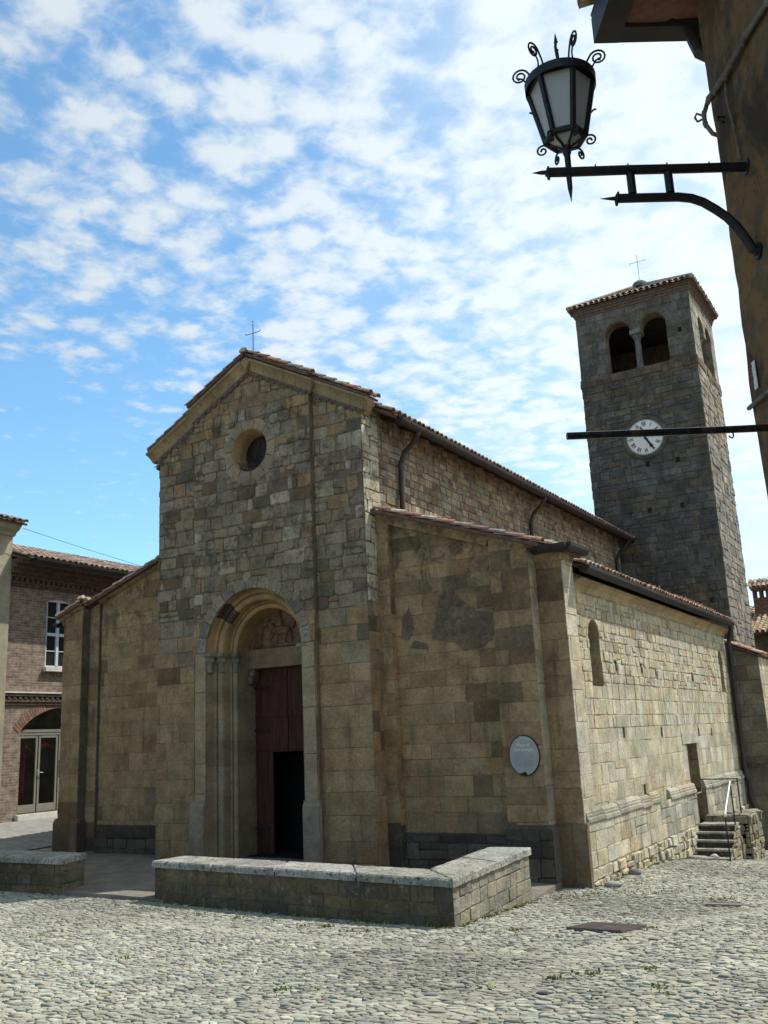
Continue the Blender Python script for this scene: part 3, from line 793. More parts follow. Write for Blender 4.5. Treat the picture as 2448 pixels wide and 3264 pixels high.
# ---- roofs
def slab(mbx, pts, t=0.06):
    a, b, c = Vector(pts[0]), Vector(pts[1]), Vector(pts[2]); nn = (b - a).cross(c - a).normalized()
    if nn.z < 0: nn = -nn
    mbx.extrude([Vector(p) - nn * t for p in pts], nn * t * 0.9, (0.10, 0.06, 0.045))
rb = MB(); m = MB()
for sgn in (1, -1):
    sv = Vector((-sgn, 0, K)); nv = Vector((sgn * K, 0, 1))
    XE = 2.98
    z0 = zt(XE) + 0.36 * 1.132
    ll = XE * 1.132
    tiles(m, (sgn * XE, -0.17, z0), (sgn * XE, 0.30, z0), sv, nv, ll, 21 + sgn, row=0.32)
    slab(rb, [(sgn * XE, -0.18, z0), (sgn * XE, 0.32, z0), (0, 0.32, z0 + XE * K), (0, -0.18, z0 + XE * K)], 0.05)
    z1 = zt(1.64) + 0.375 * 1.132
    tiles(m, (sgn * 1.66, -0.31, z1), (sgn * 1.66, -0.12, z1), sv, nv, 1.66 * 1.132, 31 + sgn, pitch=0.19, row=0.32)
    slab(rb, [(sgn * 1.66, -0.31, z1), (sgn * 1.66, -0.12, z1), (0, -0.12, z1 + 1.66 * K), (0, -0.31, z1 + 1.66 * K)])
    z2 = 8.62
    tiles(m, (sgn * 3.19, 0.33, z2), (sgn * 3.19, 17.2, z2), sv, nv, 3.19 * 1.132, 41 + sgn)
    slab(rb, [(sgn * 3.19, 0.33, z2), (sgn * 3.19, 17.2, z2), (0, 17.2, z2 + 3.19 * K), (0, 0.33, z2 + 3.19 * K)])
# ridge tiles
for i in range(42):
    y0 = -0.33 + i * 0.42
    zr = zt(0) + 0.36 * 1.132 + 0.04 if y0 < 0.7 else 8.62 + 3.19 * K + 0.05
    m.prism([(math.cos(math.pi * q / 6) * 0.12, math.sin(math.pi * q / 6) * 0.09) for q in range(7)], (0, y0, zr), (0, y0 + 0.44, zr + 0.012), X, Zv, jitc(random.Random(i).choice(TILES), random.Random(i + 7), 0.2))
nr = m.build('nave_roof', 'tile', ch); rb.build('roof_deck', 'roofbase', nr)

KA = 0.345
def za(x): return 6.55 - KA * (abs(x) - 2.73)
for sgn in (1, -1):
    m = MB(); rb = MB(); sv = Vector((-sgn, 0, KA)); nv = Vector((sgn * KA, 0, 1)); hy = math.hypot(1, KA)
    # front bay over the thickness of the facade
    xe = 6.16; z0 = za(xe) + 0.10
    ye = 0.47
    if sgn > 0:
        tiles(m, (xe, 0.20, z0), (xe, 0.47, z0), sv, nv, (xe - 2.75) * hy, 51, pitch=0.2, row=0.36)
        slab(rb, [(xe, 0.19, z0), (xe, 0.47, z0), (2.73, 0.47, z0 + (xe - 2.73) * KA), (2.73, 0.19, z0 + (xe - 2.73) * KA)], 0.07)
        zc = za(6.60) + 0.10
        tiles(m, (6.60, 0.47, zc), (6.60, 1.26, zc), sv, nv, (6.60 - 2.75) * hy, 52, row=0.36)
        slab(rb, [(6.60, 0.47, zc), (6.60, 1.26, zc), (2.73, 1.26, zc + 3.87 * KA), (2.73, 0.47, zc + 3.87 * KA)], 0.07)
    else:
        xl = -6.32; zl = za(xl) + 0.10
        tiles(m, (xl, 0.20, zl), (xl, 0.42, zl), sv, nv, 0.80 * hy, 53, pitch=0.2, row=0.36)
        slab(rb, [(xl, 0.19, zl), (xl, 0.42, zl), (-5.52, 0.42, zl + 0.8 * KA), (-5.52, 0.19, zl + 0.8 * KA)], 0.07)
        tiles(m, (xl, 0.46, zl - 0.01), (xl, 1.26, zl - 0.01), sv, nv, 3.57 * hy, 54, row=0.36)
        slab(rb, [(xl, 0.44, zl), (xl, 1.26, zl), (-2.73, 1.26, zl + 3.59 * KA), (-2.73, 0.44, zl + 3.59 * KA)], 0.07)
        # broken tiles left lying at the end of the corner coping
        m.prism([(math.cos(math.pi * q / 6) * 0.075, math.sin(math.pi * q / 6) * 0.08) for q in range(7)], (-5.56, 0.26, 5.76), (-5.44, 0.27, 5.78), Vector((0, 1, 0)), Zv, (0.5, 0.40, 0.30))
        m.prism([(math.cos(math.pi * q / 6) * 0.075, -math.sin(math.pi * q / 6) * 0.07) for q in range(7)], (-5.54, 0.40, 5.80), (-5.42, 0.41, 5.82), Vector((0, 1, 0)), Zv, (0.5, 0.40, 0.30))
    zb = 5.15
    tiles(m, (sgn * 6.60, 1.26, zb), (sgn * 6.60, 14.6, zb), sv, nv, 3.86 * hy, 55 + sgn, row=0.36)
    slab(rb, [(sgn * 6.60, 1.26, zb), (sgn * 6.60, 14.6, zb), (sgn * 2.68, 14.6, zb + 3.92 * KA), (sgn * 2.68, 1.26, zb + 3.92 * KA)], 0.07)
    ar = m.build('aisle_roof', 'tile', ch); rb.build('roof_deck', 'roofbase', ar)

# ---- aisle fronts
m = MB()
mo = (0.19, 0.135, 0.075)
ST = [(5.35, 4.6, 0.7), (5.3, 3.4, 0.6), (4.9, 2.6, 0.5), (5.6, 4.2, 0.5), (5.1, 1.6, 0.6), (5.0, 0.9, 0.5), (3.3, 4.6, 0.35), (4.3, 4.9, 0.4)]
az_ = aisle_zone(stain=ST)
masonry(m, (0, 0.38, 0), X, F, [(2.73, -0.4), (3.01, -0.4), (3.01, za(3.01)), (2.73, za(2.73))], az_, 61, mortar=mo)
masonry(m, (3.01, 0, 0), Y, X, [(0.38, -0.4), (0.54, -0.4), (0.54, za(3.01)), (0.38, za(3.01))], az_, 62, mortar=mo)
masonry(m, (0, 0.54, 0), X, F, [(3.01, -0.4), (5.15, -0.4), (5.15, za(5.15) - 0.1), (3.01, za(3.01) - 0.1)], az_, 63, mortar=mo)
masonry(m, (0, 0.38, 0), X, F, [(5.15, -0.4), (5.9, -0.4), (5.9, za(5.9)), (5.15, za(5.15))], az_, 64, mortar=mo)
m.poly([(5.15, 0.38, -0.4), (5.15, 0.54, -0.4), (5.15, 0.54, za(5.15)), (5.15, 0.38, za(5.15))], GOLD2)
zr_ = lambda z: dict(SMOOTH, h=(0.4, 0.7), w=(0.5, 0.9), col=lambda u, zz, rng: jitc((0.29, 0.25, 0.185), rng, 0.08))
masonry(m, (5.9, 0, 0), Y, X, [(0.38, -0.4), (0.72, -0.4), (0.72, za(5.9)), (0.38, za(5.9))], zr_, 65, mortar=mo)
masonry(m, (0, 0.72, 0), X, F, [(5.9, -0.5), (6.40, -0.5), (6.40, 5.32), (5.9, 5.40)], aisle_zone(plinth=-1, stain=[(6.2, 4.5, .5), (6.1, 0.2, .4)]), 66, mortar=mo)
# band under the coping: the top of the recessed panel
nb = Vector((KA, 0, 1)).normalized()
m.prism([(0.0, -0.14), (0.165, -0.14), (0.165, 0.0), (0.0, 0.0)], (3.01, 0.54, za(3.01)), (5.15, 0.54, za(5.15)), F, nb, (0.27, 0.185, 0.095))
m.prism([(0.0, -0.02), (0.165, -0.02), (0.20, 0.04), (0.20, 0.09), (0.0, 0.09)], (2.75, 0.54, za(2.75)), (6.1, 0.54, za(6.1)), F, nb, (0.26, 0.19, 0.11))
# cavetto under the corner gutter
m.prism([(-0.02, 0.0), (0.02, 0.0), (0.05, 0.08), (0.13, 0.14), (0.20, 0.16), (-0.02, 0.16)], (5.9, 0.72, 5.19), (6.55, 0.72, 5.19), F, Zv, (0.29, 0.21, 0.115))
m.prism([(-0.02, 0.0), (0.02, 0.0), (0.05, 0.08), (0.13, 0.14), (0.20, 0.16), (-0.02, 0.16)], (6.40, 0.56, 5.19), (6.40, 1.28, 5.19), X, Zv, (0.30, 0.24, 0.15))
# plinths
zpl = lambda z: dict(ROUGH, h=(0.2, 0.3), w=(0.25, 0.6), gap=0.014, chip=0.03, split=0.05, col=lambda u, zz, rng: jitc((0.062, 0.052, 0.040) if zz > 0.2 else (0.105, 0.085, 0.060), rng, 0.25))
def plinth(x0, x1, y, zlo, zhi, col, pr=0.07):
    rg = random.Random(int(x0 * 100)); x = x0
    while x < x1 - 0.01:
        w = min(rg.uniform(0.3, 0.6), x1 - x)
        m.prism([(-0.05, zlo), (pr, zlo), (pr, zhi - 0.10), (pr * 0.35, zhi - 0.02), (0.0, zhi), (-0.05, zhi)], (x + 0.003, y, 0), (x + w - 0.003, y, 0), F, Zv, jitc(col, rg, 0.25)); x += w
masonry(m, (0, 0.315, 0), X, F, [(5.12, -0.45), (5.97, -0.45), (5.97, 0.58), (5.12, 0.58)], zpl, 68, mortar=(0.05, 0.043, 0.033))
m.poly([(5.12, 0.315, 0.58), (5.97, 0.315, 0.58), (5.93, 0.38, 0.66), (5.15, 0.38, 0.66)], (0.08, 0.068, 0.05))
plinth(5.9, 6.47, 0.72, -0.55, 0.66, (0.19, 0.13, 0.075))
m.prism([(-0.05, -0.45), (0.07, -0.45), (0.07, 0.56), (0.02, 0.64), (-0.05, 0.66)], (5.9, 0.34, 0), (5.9, 0.72, 0), X, Zv, (0.10, 0.092, 0.078))
masonry(m, (0, 0.515, 0), X, F, [(3.01, -0.4), (5.13, -0.4), (5.13, 0.45), (3.01, 0.45)], zpl, 67, mortar=(0.05, 0.043, 0.033))
m.poly([(3.01, 0.515, 0.45), (5.13, 0.515, 0.45), (5.13, 0.54, 0.48), (3.01, 0.54, 0.48)], (0.05, 0.043, 0.033))
m.build('aisle_front', 'facade', ch)
# dark render patch where the facing has fallen away
m = MB(); rg = random.Random(8)
pts = [(3.80, 3.98), (4.25, 3.88), (4.45, 3.72), (4.85, 3.74), (5.08, 3.95), (5.12, 4.35), (4.75, 4.42), (4.45, 4.66), (4.22, 4.90), (4.02, 4.80), (3.92, 4.45)]
m.extrude([(x, 0.535, z) for x, z in pts], (0, -0.016, 0), (0.145, 0.102, 0.064))
for i in range(70):
    x, z = rg.uniform(3.85, 5.08), rg.uniform(3.76, 4.85)
    ins = False; j = len(pts) - 1
    for i2 in range(len(pts)):
        if (pts[i2][1] > z) != (pts[j][1] > z) and x < (pts[j][0] - pts[i2][0]) * (z - pts[i2][1]) / (pts[j][1] - pts[i2][1]) + pts[i2][0]: ins = not ins
        j = i2
    if ins: m.blob((x, 0.52, z), (rg.uniform(.04, .09), 0.012, rg.uniform(.03, .06)), rg, jitc((0.14, 0.098, 0.066), rg, 0.3))
for q in ([(3.12, 4.05), (3.30, 4.0), (3.42, 4.25), (3.34, 4.62), (3.18, 4.45)], [(3.30, 3.86), (3.72, 3.80), (3.66, 3.92), (3.42, 3.99)]):
    m.extrude([(x, 0.535, z) for x, z in q], (0, -0.012, 0), (0.13, 0.098, 0.07))
m.build('rubble_patch', 'facade', ch, label='dark patch of bare rubble where the facing stone has fallen')

m = MB()
azl = aisle_zone(plinth=0.42, stain=[(-3.6, 1.0, .5), (-5.9, 0.6, .4)])
masonry(m, (0, 0.38, 0), X, F, [(-6.2, -0.3), (-5.56, -0.3), (-5.56, za(5.56)), (-6.2, za(6.2))], azl, 71, mortar=mo)
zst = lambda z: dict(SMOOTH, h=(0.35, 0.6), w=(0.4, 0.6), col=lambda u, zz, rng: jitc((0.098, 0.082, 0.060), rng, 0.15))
masonry(m, (-5.56, 0, 0), Y, X, [(0.38, -0.3), (0.62, -0.3), (0.62, za(5.56)), (0.38, za(5.56))], zst, 72, mortar=(0.065, 0.055, 0.042))
masonry(m, (0, 0.62, 0), X, F, [(-5.56, -0.3), (-5.25, -0.3), (-5.25, za(5.25)), (-5.56, za(5.56))], azl, 73, mortar=mo)
masonry(m, (-5.25, 0, 0), Y, X, [(0.62, -0.3), (0.70, -0.3), (0.70, za(5.25)), (0.62, za(5.25))], zst, 74, mortar=(0.065, 0.055, 0.042))
masonry(m, (0, 0.70, 0), X, F, [(-5.25, -0.3), (-2.73, -0.3), (-2.73, za(2.73)), (-5.25, za(5.25))], aisle_zone(plinth=-1, stain=[(-3.6, 1.0, .4)]), 75, mortar=mo)
nb = Vector((-KA, 0, 1)).normalized()
m.prism([(0.0, -0.02), (0.04, -0.02), (0.20, 0.04), (0.20, 0.09), (0.0, 0.09)], (-5.25, 0.70, za(5.25)), (-2.73, 0.70, za(2.73)), F, nb, (0.26, 0.19, 0.11))
m.prism([(0.0, -0.02), (0.04, -0.02), (0.16, 0.04), (0.16, 0.09), (0.0, 0.09)], (-6.3, 0.38, za(6.3)), (-5.53, 0.38, za(5.53)), F, nb, (0.27, 0.19, 0.11))
m.prism([(0, 0.0), (0.03, 0.0), (0.05, 0.08), (0.12, 0.16), (0, 0.16)], (-6.2, 0.36, za(6.2) - 0.17), (-6.2, 1.2, za(6.2) - 0.17), -X, Zv, (0.24, 0.17, 0.1))
plinth(-6.28, -5.5, 0.38, -0.4, 0.72, (0.115, 0.092, 0.064))
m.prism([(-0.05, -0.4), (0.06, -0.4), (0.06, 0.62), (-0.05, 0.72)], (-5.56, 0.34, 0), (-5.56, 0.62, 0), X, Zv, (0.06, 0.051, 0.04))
masonry(m, (0, 0.665, 0), X, F, [(-5.25, -0.4), (-2.73, -0.4), (-2.73, 0.54), (-5.25, 0.54)], zpl, 76, mortar=(0.05, 0.043, 0.033))
m.poly([(-5.25, 0.665, 0.54), (-2.73, 0.665, 0.54), (-2.73, 0.70, 0.57), (-5.25, 0.70, 0.57)], (0.05, 0.043, 0.033))
m.build('aisle_front', 'facade', ch)

# ---- long flank in the sun
m = MB()
W1 = arch_poly(1.99, 2.60, 2.98, 3.92); W2 = arch_poly(13.32, 13.80, 3.07, 4.02)
HOLES = [(3.50, 3.40), (3.60, 2.10), (6.38, 2.06), (9.88, 2.0), (11.33, 1.98), (9.90, 3.38), (4.64, 0.94), (5.30, 3.42), (6.40, 3.36)]
ops = [('rect', 1.99, 2.60, 2.98, 3.92), ('circ', 2.295, 3.92, 0.305), ('rect', 13.32, 13.80, 3.07, 4.02), ('circ', 13.56, 4.02, 0.24), ('rect', 8.49, 9.44, -0.2, 1.74)]
ops += [('rect', y - 0.07, y + 0.07, z - 0.10, z + 0.10) for y, z in HOLES]
mors = (0.335, 0.290, 0.205)
masonry(m, (6.35, 0, 0), Y, X, [(1.28, 0.55), (14.5, 0.55), (14.5, 5.05), (1.28, 5.05)], z_side, 81, ops, mortar=mors,
        holes=[W1, W2, [(8.49, 0.58), (9.44, 0.58), (9.44, 1.74), (8.49, 1.74)]])
masonry(m, (6.43, 0, 0), Y, X, [(0.78, -1.7), (14.5, -1.7), (14.5, 0.64), (0.78, 0.64)], z_sidelow, 82, [('rect', 8.55, 9.52, -0.2, 3)], mortar=(0.26, 0.215, 0.145),
        holes=[[(8.55, -0.12), (9.52, -0.12), (9.52, 0.6399), (8.55, 0.6399)]])
for y, z in HOLES: m.poly([(6.352, y - 0.07, z - 0.10), (6.352, y + 0.07, z - 0.10), (6.352, y + 0.07, z + 0.10), (6.352, y - 0.07, z + 0.10)], (0.008, 0.007, 0.006))  # flat black quads paint the shade inside the putlog holes
# quoins of the corner pier
zq = lambda z: dict(MID, h=(0.35, 0.55), w=(0.55, 0.7), gap=0.010, col=lambda u, zz, rng: jitc(pick(rng, [(4, SP), (3, SG), (1, SP2)]), rng, 0.1))
masonry(m, (6.40, 0, 0), Y, X, [(0.72, 0.6), (1.30, 0.6), (1.30, 5.3), (0.72, 5.3)], zq, 83, mortar=mors)
m.poly([(6.40, 1.30, 0.6), (6.35, 1.30, 0.6), (6.35, 1.30, 5.3), (6.40, 1.30, 5.3)], SP2)
m.poly([(6.35, 14.5, -1.7), (2.7, 14.5, -1.7), (2.7, 14.5, 6.4), (6.35, 14.5, 5.0)], SP2)
# cavetto below the gutter
m.prism([(-0.02, 0.0), (0.03, 0.0), (0.07, 0.10), (0.16, 0.17), (0.24, 0.19), (-0.02, 0.19)], (6.35, 1.3, 4.72), (6.35, 14.5, 4.72), X, Zv, (0.33, 0.255, 0.15))
for y0, y1 in ((0.78, 8.53), (9.54, 14.5)):
    rg = random.Random(int(y0)); y = y0
    while y < y1 - 0.01:
        w = min(rg.uniform(0.4, 1.0), y1 - y); dz = rg.uniform(-0.016, 0.016); dx = rg.uniform(-0.022, 0.012)
        if not (5.0 < y < 5.4):
            m.prism([(-0.09, 0.615), (0.03 + dx, 0.62), (0.048 + dx, 0.64), (0.048 + dx, 0.70), (0.02 + dx, 0.71), (0.025 + dx, 0.755), (0.01 + dx, 0.765), (0.01 + dx, 0.80), (-0.03, 0.845), (-0.09, 0.855)],
                    (6.43, y + 0.005, dz), (6.43, y + w - 0.005, dz), X, Zv, jitc((0.30, 0.288, 0.235), rg, 0.14))
        y += w
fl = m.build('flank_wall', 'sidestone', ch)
def niche(nm, poly, depth, back, x=6.35, lab=None, side=(0.30, 0.25, 0.16)):
    q = MB(); k = len(poly)
    for i in range(k):
        a, b = poly[i], poly[(i + 1) % k]
        q.poly([(x + 0.004, a[0], a[1]), (x + 0.004, b[0], b[1]), (x - depth, b[0], b[1]), (x - depth, a[0], a[1])], side)
    q.poly([(x - depth, p[0], p[1]) for p in poly], back)
    return q.build(nm, 'sidestone', ch, label=lab)
niche('arched_window', W1, 0.22, (0.28, 0.22, 0.13), lab='tall blind window walled up with ochre stone')
niche('arched_window', W2, 0.22, (0.28, 0.22, 0.13), lab='narrow blind window by the downpipe')
q = MB()
masonry(q, (6.0, 0, 0), Y, X, [(8.45, -0.2), (9.6, -0.2), (9.6, 1.75), (8.45, 1.75)], lambda z: dict(MID, col=lambda u, zz, rng: jitc((0.20, 0.16, 0.10), rng, 0.12)), 84, mortar=(0.14, 0.11, 0.07))
for (ya, yb, za_, zb_, x0) in ((8.49, 9.44, 0.66, 1.74, 6.37), (8.55, 9.52, -0.12, 0.66, 6.45)):
    masonry(q, (0, yb, 0), X, F, [(6.0, za_), (x0, za_), (x0, zb_), (6.0, zb_)], lambda z: dict(MID, h=(0.3, 0.4), col=lambda u, zz, rng: jitc((0.24, 0.19, 0.12), rng, 0.12)), 85, mortar=(0.16, 0.13, 0.08))
    q.poly([(6.0, ya, za_), (x0, ya, za_), (x0, ya, zb_), (6.0, ya, zb_)], (0.3, 0.26, 0.18))
q.poly([(6.0, 8.49, 1.74), (6.37, 8.49, 1.74), (6.37, 9.44, 1.74), (6.0, 9.44, 1.74)], (0.25, 0.2, 0.13))
q.box((6.30, 8.05, 1.745), (6.375, 9.62, 2.0), (0.37, 0.36, 0.30))
q.build('side_doorway', 'sidestone', ch)

# ---- nave walls, back and left flank
m = MB()
masonry(m, (2.66, 0, 0), Y, X, [(0.60, 6.2), (17.2, 6.2), (17.2, 8.95), (0.60, 8.95)], z_rub, 91, mortar=(0.19, 0.15, 0.10))
m.build('nave_wall', 'rubble', ch)
m = MB()
masonry(m, (-2.66, 0, 0), Y, -X, [(0.70, 6.2), (17.2, 6.2), (17.2, 8.95), (0.70, 8.95)], lambda z: dict(z_rub(z), h=(.25, .4), w=(.4, .9)), 92, mortar=(0.19, 0.15, 0.10))
masonry(m, (-6.2, 0, 0), Y, -X, [(0.38, -0.4), (14.5, -0.4), (14.5, 5.1), (0.38, 5.1)], z_side, 93, mortar=mors)
m.poly([(-6.2, 14.5, -1), (-2.6, 14.5, -1), (-2.6, 14.5, 6.4), (-6.2, 14.5, 5.1)], SP2)
m.poly([(-2.66, 17.2, -2), (2.66, 17.2, -2), (2.66, 17.2, 8.9), (0, 17.2, 10.2), (-2.66, 17.2, 8.9)], SP2)
m.poly([(2.66, 14.5, -2), (2.66, 17.2, -2), (2.66, 17.2, 6.3), (2.66, 14.5, 6.3)], SP2)
m.poly([(-2.66, 14.5, -2), (-2.66, 17.2, -2), (-2.66, 17.2, 6.3), (-2.66, 14.5, 6.3)], SP2)
m.build('rear_wall', 'rubble', ch)
for i in range(23):
    y = 0.95 + i * 0.72
    q = MB(); dn = Vector((1, 0, -K)).normalized()
    q.prism([(-0.05, -0.06), (0.05, -0.06), (0.05, 0.06), (-0.05, 0.06)], Vector((2.60, y, 8.83)), Vector((2.60, y, 8.83)) + dn * 0.60, Y, Vector((K, 0, 1)).normalized())
    q.build('rafter', 'oldwood', ch)

# ---- gutters and downpipes
HALF = [(math.cos(math.pi + math.pi * i / 8) * 0.085, math.sin(math.pi + math.pi * i / 8) * 0.10) for i in range(9)] + [(0.075, 0.0), (-0.075, 0.0)]
def gutter(path, nm='gutter', s=1.0):
    q = MB(); up = Zv
    for a, b in zip(path, path[1:]):
        a = Vector(a); b = Vector(b); d = (b - a).normalized(); A = d.cross(up).normalized()
        q.prism([(u * s, v * s) for u, v in HALF], a - d * 0.02, b + d * 0.02, A, up)
    return q
gutter([(3.22, 0.72, 8.58), (3.22, 17.0, 8.58)], s=1.25).build('gutter', 'gutter', ch)
gutter([(-3.22, 0.92, 8.58), (-3.22, 17.0, 8.58)]).build('gutter', 'gutter', ch)
gutter([(6.64, 1.27, 5.12), (6.64, 14.42, 5.12)], s=1.3).build('gutter', 'gutter', ch)
gutter([(6.02, 0.48, 5.42), (6.14, 0.42, 5.42), (6.62, 0.42, 5.42), (6.66, 1.27, 5.42)], s=1.35).build('gutter', 'gutter', ch)
gutter([(-6.42, 0.30, 5.27), (-6.42, 14.5, 5.15)]).build('gutter', 'gutter', ch)
for y in (1.50, 8.74, 16.5):
    q = MB(); q.tube([(3.22, y, 8.52), (3.21, y, 8.42), (3.10, y, 8.28), (2.86, y, 8.08), (2.76, y, 7.85), (2.76, y, 6.3)], 0.055, 10)
    q.build('downpipe', 'copperpipe', ch)
q = MB(); q.tube([(6.64, 14.30, 5.03), (6.63, 14.32, 4.9), (6.56, 14.4, 4.72), (6.49, 14.42, 4.5), (6.49, 14.42, 0.72), (6.55, 14.42, 0.5), (6.56, 14.42, 0.0), (6.68, 14.45, -0.35), (6.70, 14.45, -1.45)], 0.07, 10)
for z in (4.1, 2.4, 0.9): q.lathe([(0.085, -0.02), (0.085, 0.02)], (6.49, 14.42, z), 10)
q.build('downpipe', 'copperpipe', ch)

# ---- cross on the gable
q = MB()
cz = zt(0) + 0.46
q.tube([(-0.02, 0.05, cz - 0.05), (-0.02, 0.05, cz + 0.78)], 0.009, 6)
q.tube([(-0.20, 0.05, cz + 0.55), (0.16, 0.05, cz + 0.55)], 0.008, 6)
for p in ((-0.02, 0.05, cz + 0.83), (-0.22, 0.05, cz + 0.57), (0.18, 0.05, cz + 0.57), (-0.02, 0.05, cz + 0.36)): q.lathe([(0.004, -0.02), (0.016, 0), (0.004, 0.02)], p, 8)
q.build('gable_cross', 'iron', ch)

# ---- portal
PROF = [(1.24, -0.115), (1.24, 0.10), (1.165, 0.105), (1.155, 0.17)]
PROF += [(1.095 + 0.07 * math.cos(a), 0.235 + 0.07 * math.sin(a)) for a in [R(-60 - 20 * i) for i in range(0, 11)]]
PROF += [(1.02, 0.36), (0.985, 0.40), (0.985, 0.48)]
PROF += [(0.935 + 0.06 * math.cos(a), 0.54 + 0.06 * math.sin(a)) for a in [R(-60 - 20 * i) for i in range(0, 11)]]
PROF += [(0.89, 0.64), (0.89, 1.10)]
PROF = [(1.24, -0.115), (1.24, 0.10), (1.16, 0.105)] + \
       [(1.09 + 0.075 * math.cos(R(t)), 0.19 + 0.075 * math.sin(R(t))) for t in range(-20, -200, -20)] + \
       [(1.01, 0.24), (1.01, 0.38), (0.985, 0.40)] + \
       [(0.93 + 0.06 * math.cos(R(t)), 0.46 + 0.06 * math.sin(R(t))) for t in range(-20, -200, -20)] + \
       [(0.88, 0.50), (0.88, 1.12)]
SPR = 4.10
for sgn in (-1, 1):
    m = MB(); rg = random.Random(sgn + 40)
    zc_ = -0.06
    while zc_ < SPR - 0.01:
        hh = min(rg.uniform(0.5, 0.85), SPR - zc_); c = jitc((0.225, 0.175, 0.115), rg, 0.12)
        for (ra, ya), (rb_, yb) in zip(PROF, PROF[1:]):
            pts = [(sgn * ra, ya, zc_ + 0.003), (sgn * rb_, yb, zc_ + 0.003), (sgn * rb_, yb, zc_ + hh), (sgn * ra, ya, zc_ + hh)]
            m.poly(pts if sgn < 0 else pts[::-1], c)
        zc_ += hh
    # outer jamb strip with its plinth block
    masonry(m, (0, -0.125, 0), X, F, [(min(sgn * 1.24, sgn * 1.54), -0.1), (max(sgn * 1.24, sgn * 1.54), -0.1), (max(sgn * 1.24, sgn * 1.54), SPR), (min(sgn * 1.24, sgn * 1.54), SPR)],
            lambda z: dict(SMOOTH, h=(0.55, 0.95), w=(0.6, 0.7), col=lambda u, zz, rng: jitc((0.27, 0.205, 0.13), rng, 0.08)), 200 + sgn, mortar=(0.09, 0.075, 0.05))
    xo = sgn * 1.54
    m.poly([(xo, -0.14, -0.1), (xo, 0.0, -0.1), (xo, 0.0, SPR), (xo, -0.14, SPR)], (0.14, 0.12, 0.09))
    a, b = sorted((sgn * 1.225, sgn * 1.60))
    m.prism([(0.0, -0.1), (0.10, -0.1), (0.10, 1.02), (0.06, 1.07), (0.06, 1.12), (0.0, 1.12)], (a, -0.11, 0), (b, -0.11, 0), F, Zv, (0.21, 0.17, 0.125))
    m.build('portal_jamb', 'portal', ch)
    # carved capitals under the archivolt
    m = MB(); rg = random.Random(3)
    for (r_, y_, rad) in ((1.235, -0.02, 0.09), (1.09, 0.19, 0.095), (0.93, 0.46, 0.08)):
        m.lathe([(rad * 0.75, SPR - 0.42), (rad * 0.95, SPR - 0.40), (rad * 0.8, SPR - 0.36), (rad * 0.85, SPR - 0.25), (rad * 1.15, SPR - 0.12), (rad * 1.4, SPR - 0.08)], (sgn * r_, y_, 0), 10, (0.15, 0.135, 0.105))
        for i in range(8): m.blob((sgn * r_ + math.cos(i) * rad, y_ + math.sin(i) * rad, SPR - 0.16), (0.03, 0.03, 0.05), rg, (0.155, 0.14, 0.11))
        m.box((sgn * r_ - rad * 1.35, y_ - rad * 1.35, SPR - 0.075), (sgn * r_ + rad * 1.35, y_ + rad * 1.3, SPR - 0.002), (0.16, 0.145, 0.115))
    m.build('capital', 'portal', ch)
m = MB(); sg = 40; rg = random.Random(9)
cs = [jitc((0.30, 0.20, 0.10), rg, 0.12) for _ in range(60)]
for i in range(sg):
    a0 = math.pi * i / sg; a1 = math.pi * (i + 1) / sg
    for k, ((ra, ya), (rb_, yb)) in enumerate(zip(PROF, PROF[1:])):
        c = cs[(i // 4) * 5 + (0 if k < 3 else 1 if k < 12 else 2 if k < 15 else 3 if k < 24 else 4)]
        if (i // 4) == 7 and k < 12: c = (0.075, 0.048, 0.034)
        m.poly([(math.cos(a0) * ra, ya, SPR + math.sin(a0) * ra), (math.cos(a1) * ra, ya, SPR + math.sin(a1) * ra),
                (math.cos(a1) * rb_, yb, SPR + math.sin(a1) * rb_), (math.cos(a0) * rb_, yb, SPR + math.sin(a0) * rb_)], c)
m.build('archivolt', 'portal', ch)
m = MB(); rg = random.Random(19); n = 13
for i in range(n):
    a0 = math.pi * i / n + 0.006; a1 = math.pi * (i + 1) / n - 0.006
    c = jitc((0.222, 0.176, 0.130) if i not in (2, 8, 11) else (0.15, 0.125, 0.105), rg, 0.12)
    yf = -0.135 - rg.uniform(0, 0.008)
    pts = [Vector((math.cos(a0 + (a1 - a0) * q / 5) * 1.238, yf, SPR + math.sin(a0 + (a1 - a0) * q / 5) * 1.238)) for q in range(6)]
    pts += [Vector((math.cos(a1 + (a0 - a1) * q / 5) * 1.47, yf, SPR + math.sin(a1 + (a0 - a1) * q / 5) * 1.47)) for q in range(6)]
    m.extrude(pts, (0, 0.06, 0), c)
m.build('voussoir_arch', 'archstone', ch)
# lintel, brackets and tympanum
m = MB(); m.prism([(-0.95, 3.77), (0.95, 3.77), (0.95, 4.10), (0.93, 4.12), (0.93, 4.17), (-0.93, 4.17), (-0.93, 4.12), (-0.95, 4.10)], (0, 0.80, 0), (0, 1.12, 0), X, Zv, (0.18, 0.12, 0.075))
m.build('lintel', 'portal', ch)
for sgn in (-1, 1):
    m = MB(); rg = random.Random(6)
    m.prism([(0.0, 3.42), (0.05, 3.45), (0.13, 3.6), (0.16, 3.7), (0.16, 3.765), (0.0, 3.765)], (sgn * 0.87, 0.82, 0), (sgn * 0.87, 1.0, 0), Vector((-sgn, 0, 0)), Zv, (0.13, 0.10, 0.07))
    m.blob((sgn * 0.77, 0.83, 3.66), (0.07, 0.08, 0.08), rg, (0.15, 0.12, 0.085)); m.blob((sgn * 0.82, 0.82, 3.53), (0.06, 0.07, 0.09), rg, (0.14, 0.11, 0.08))
    m.build('bracket', 'portal', ch)
m = MB()
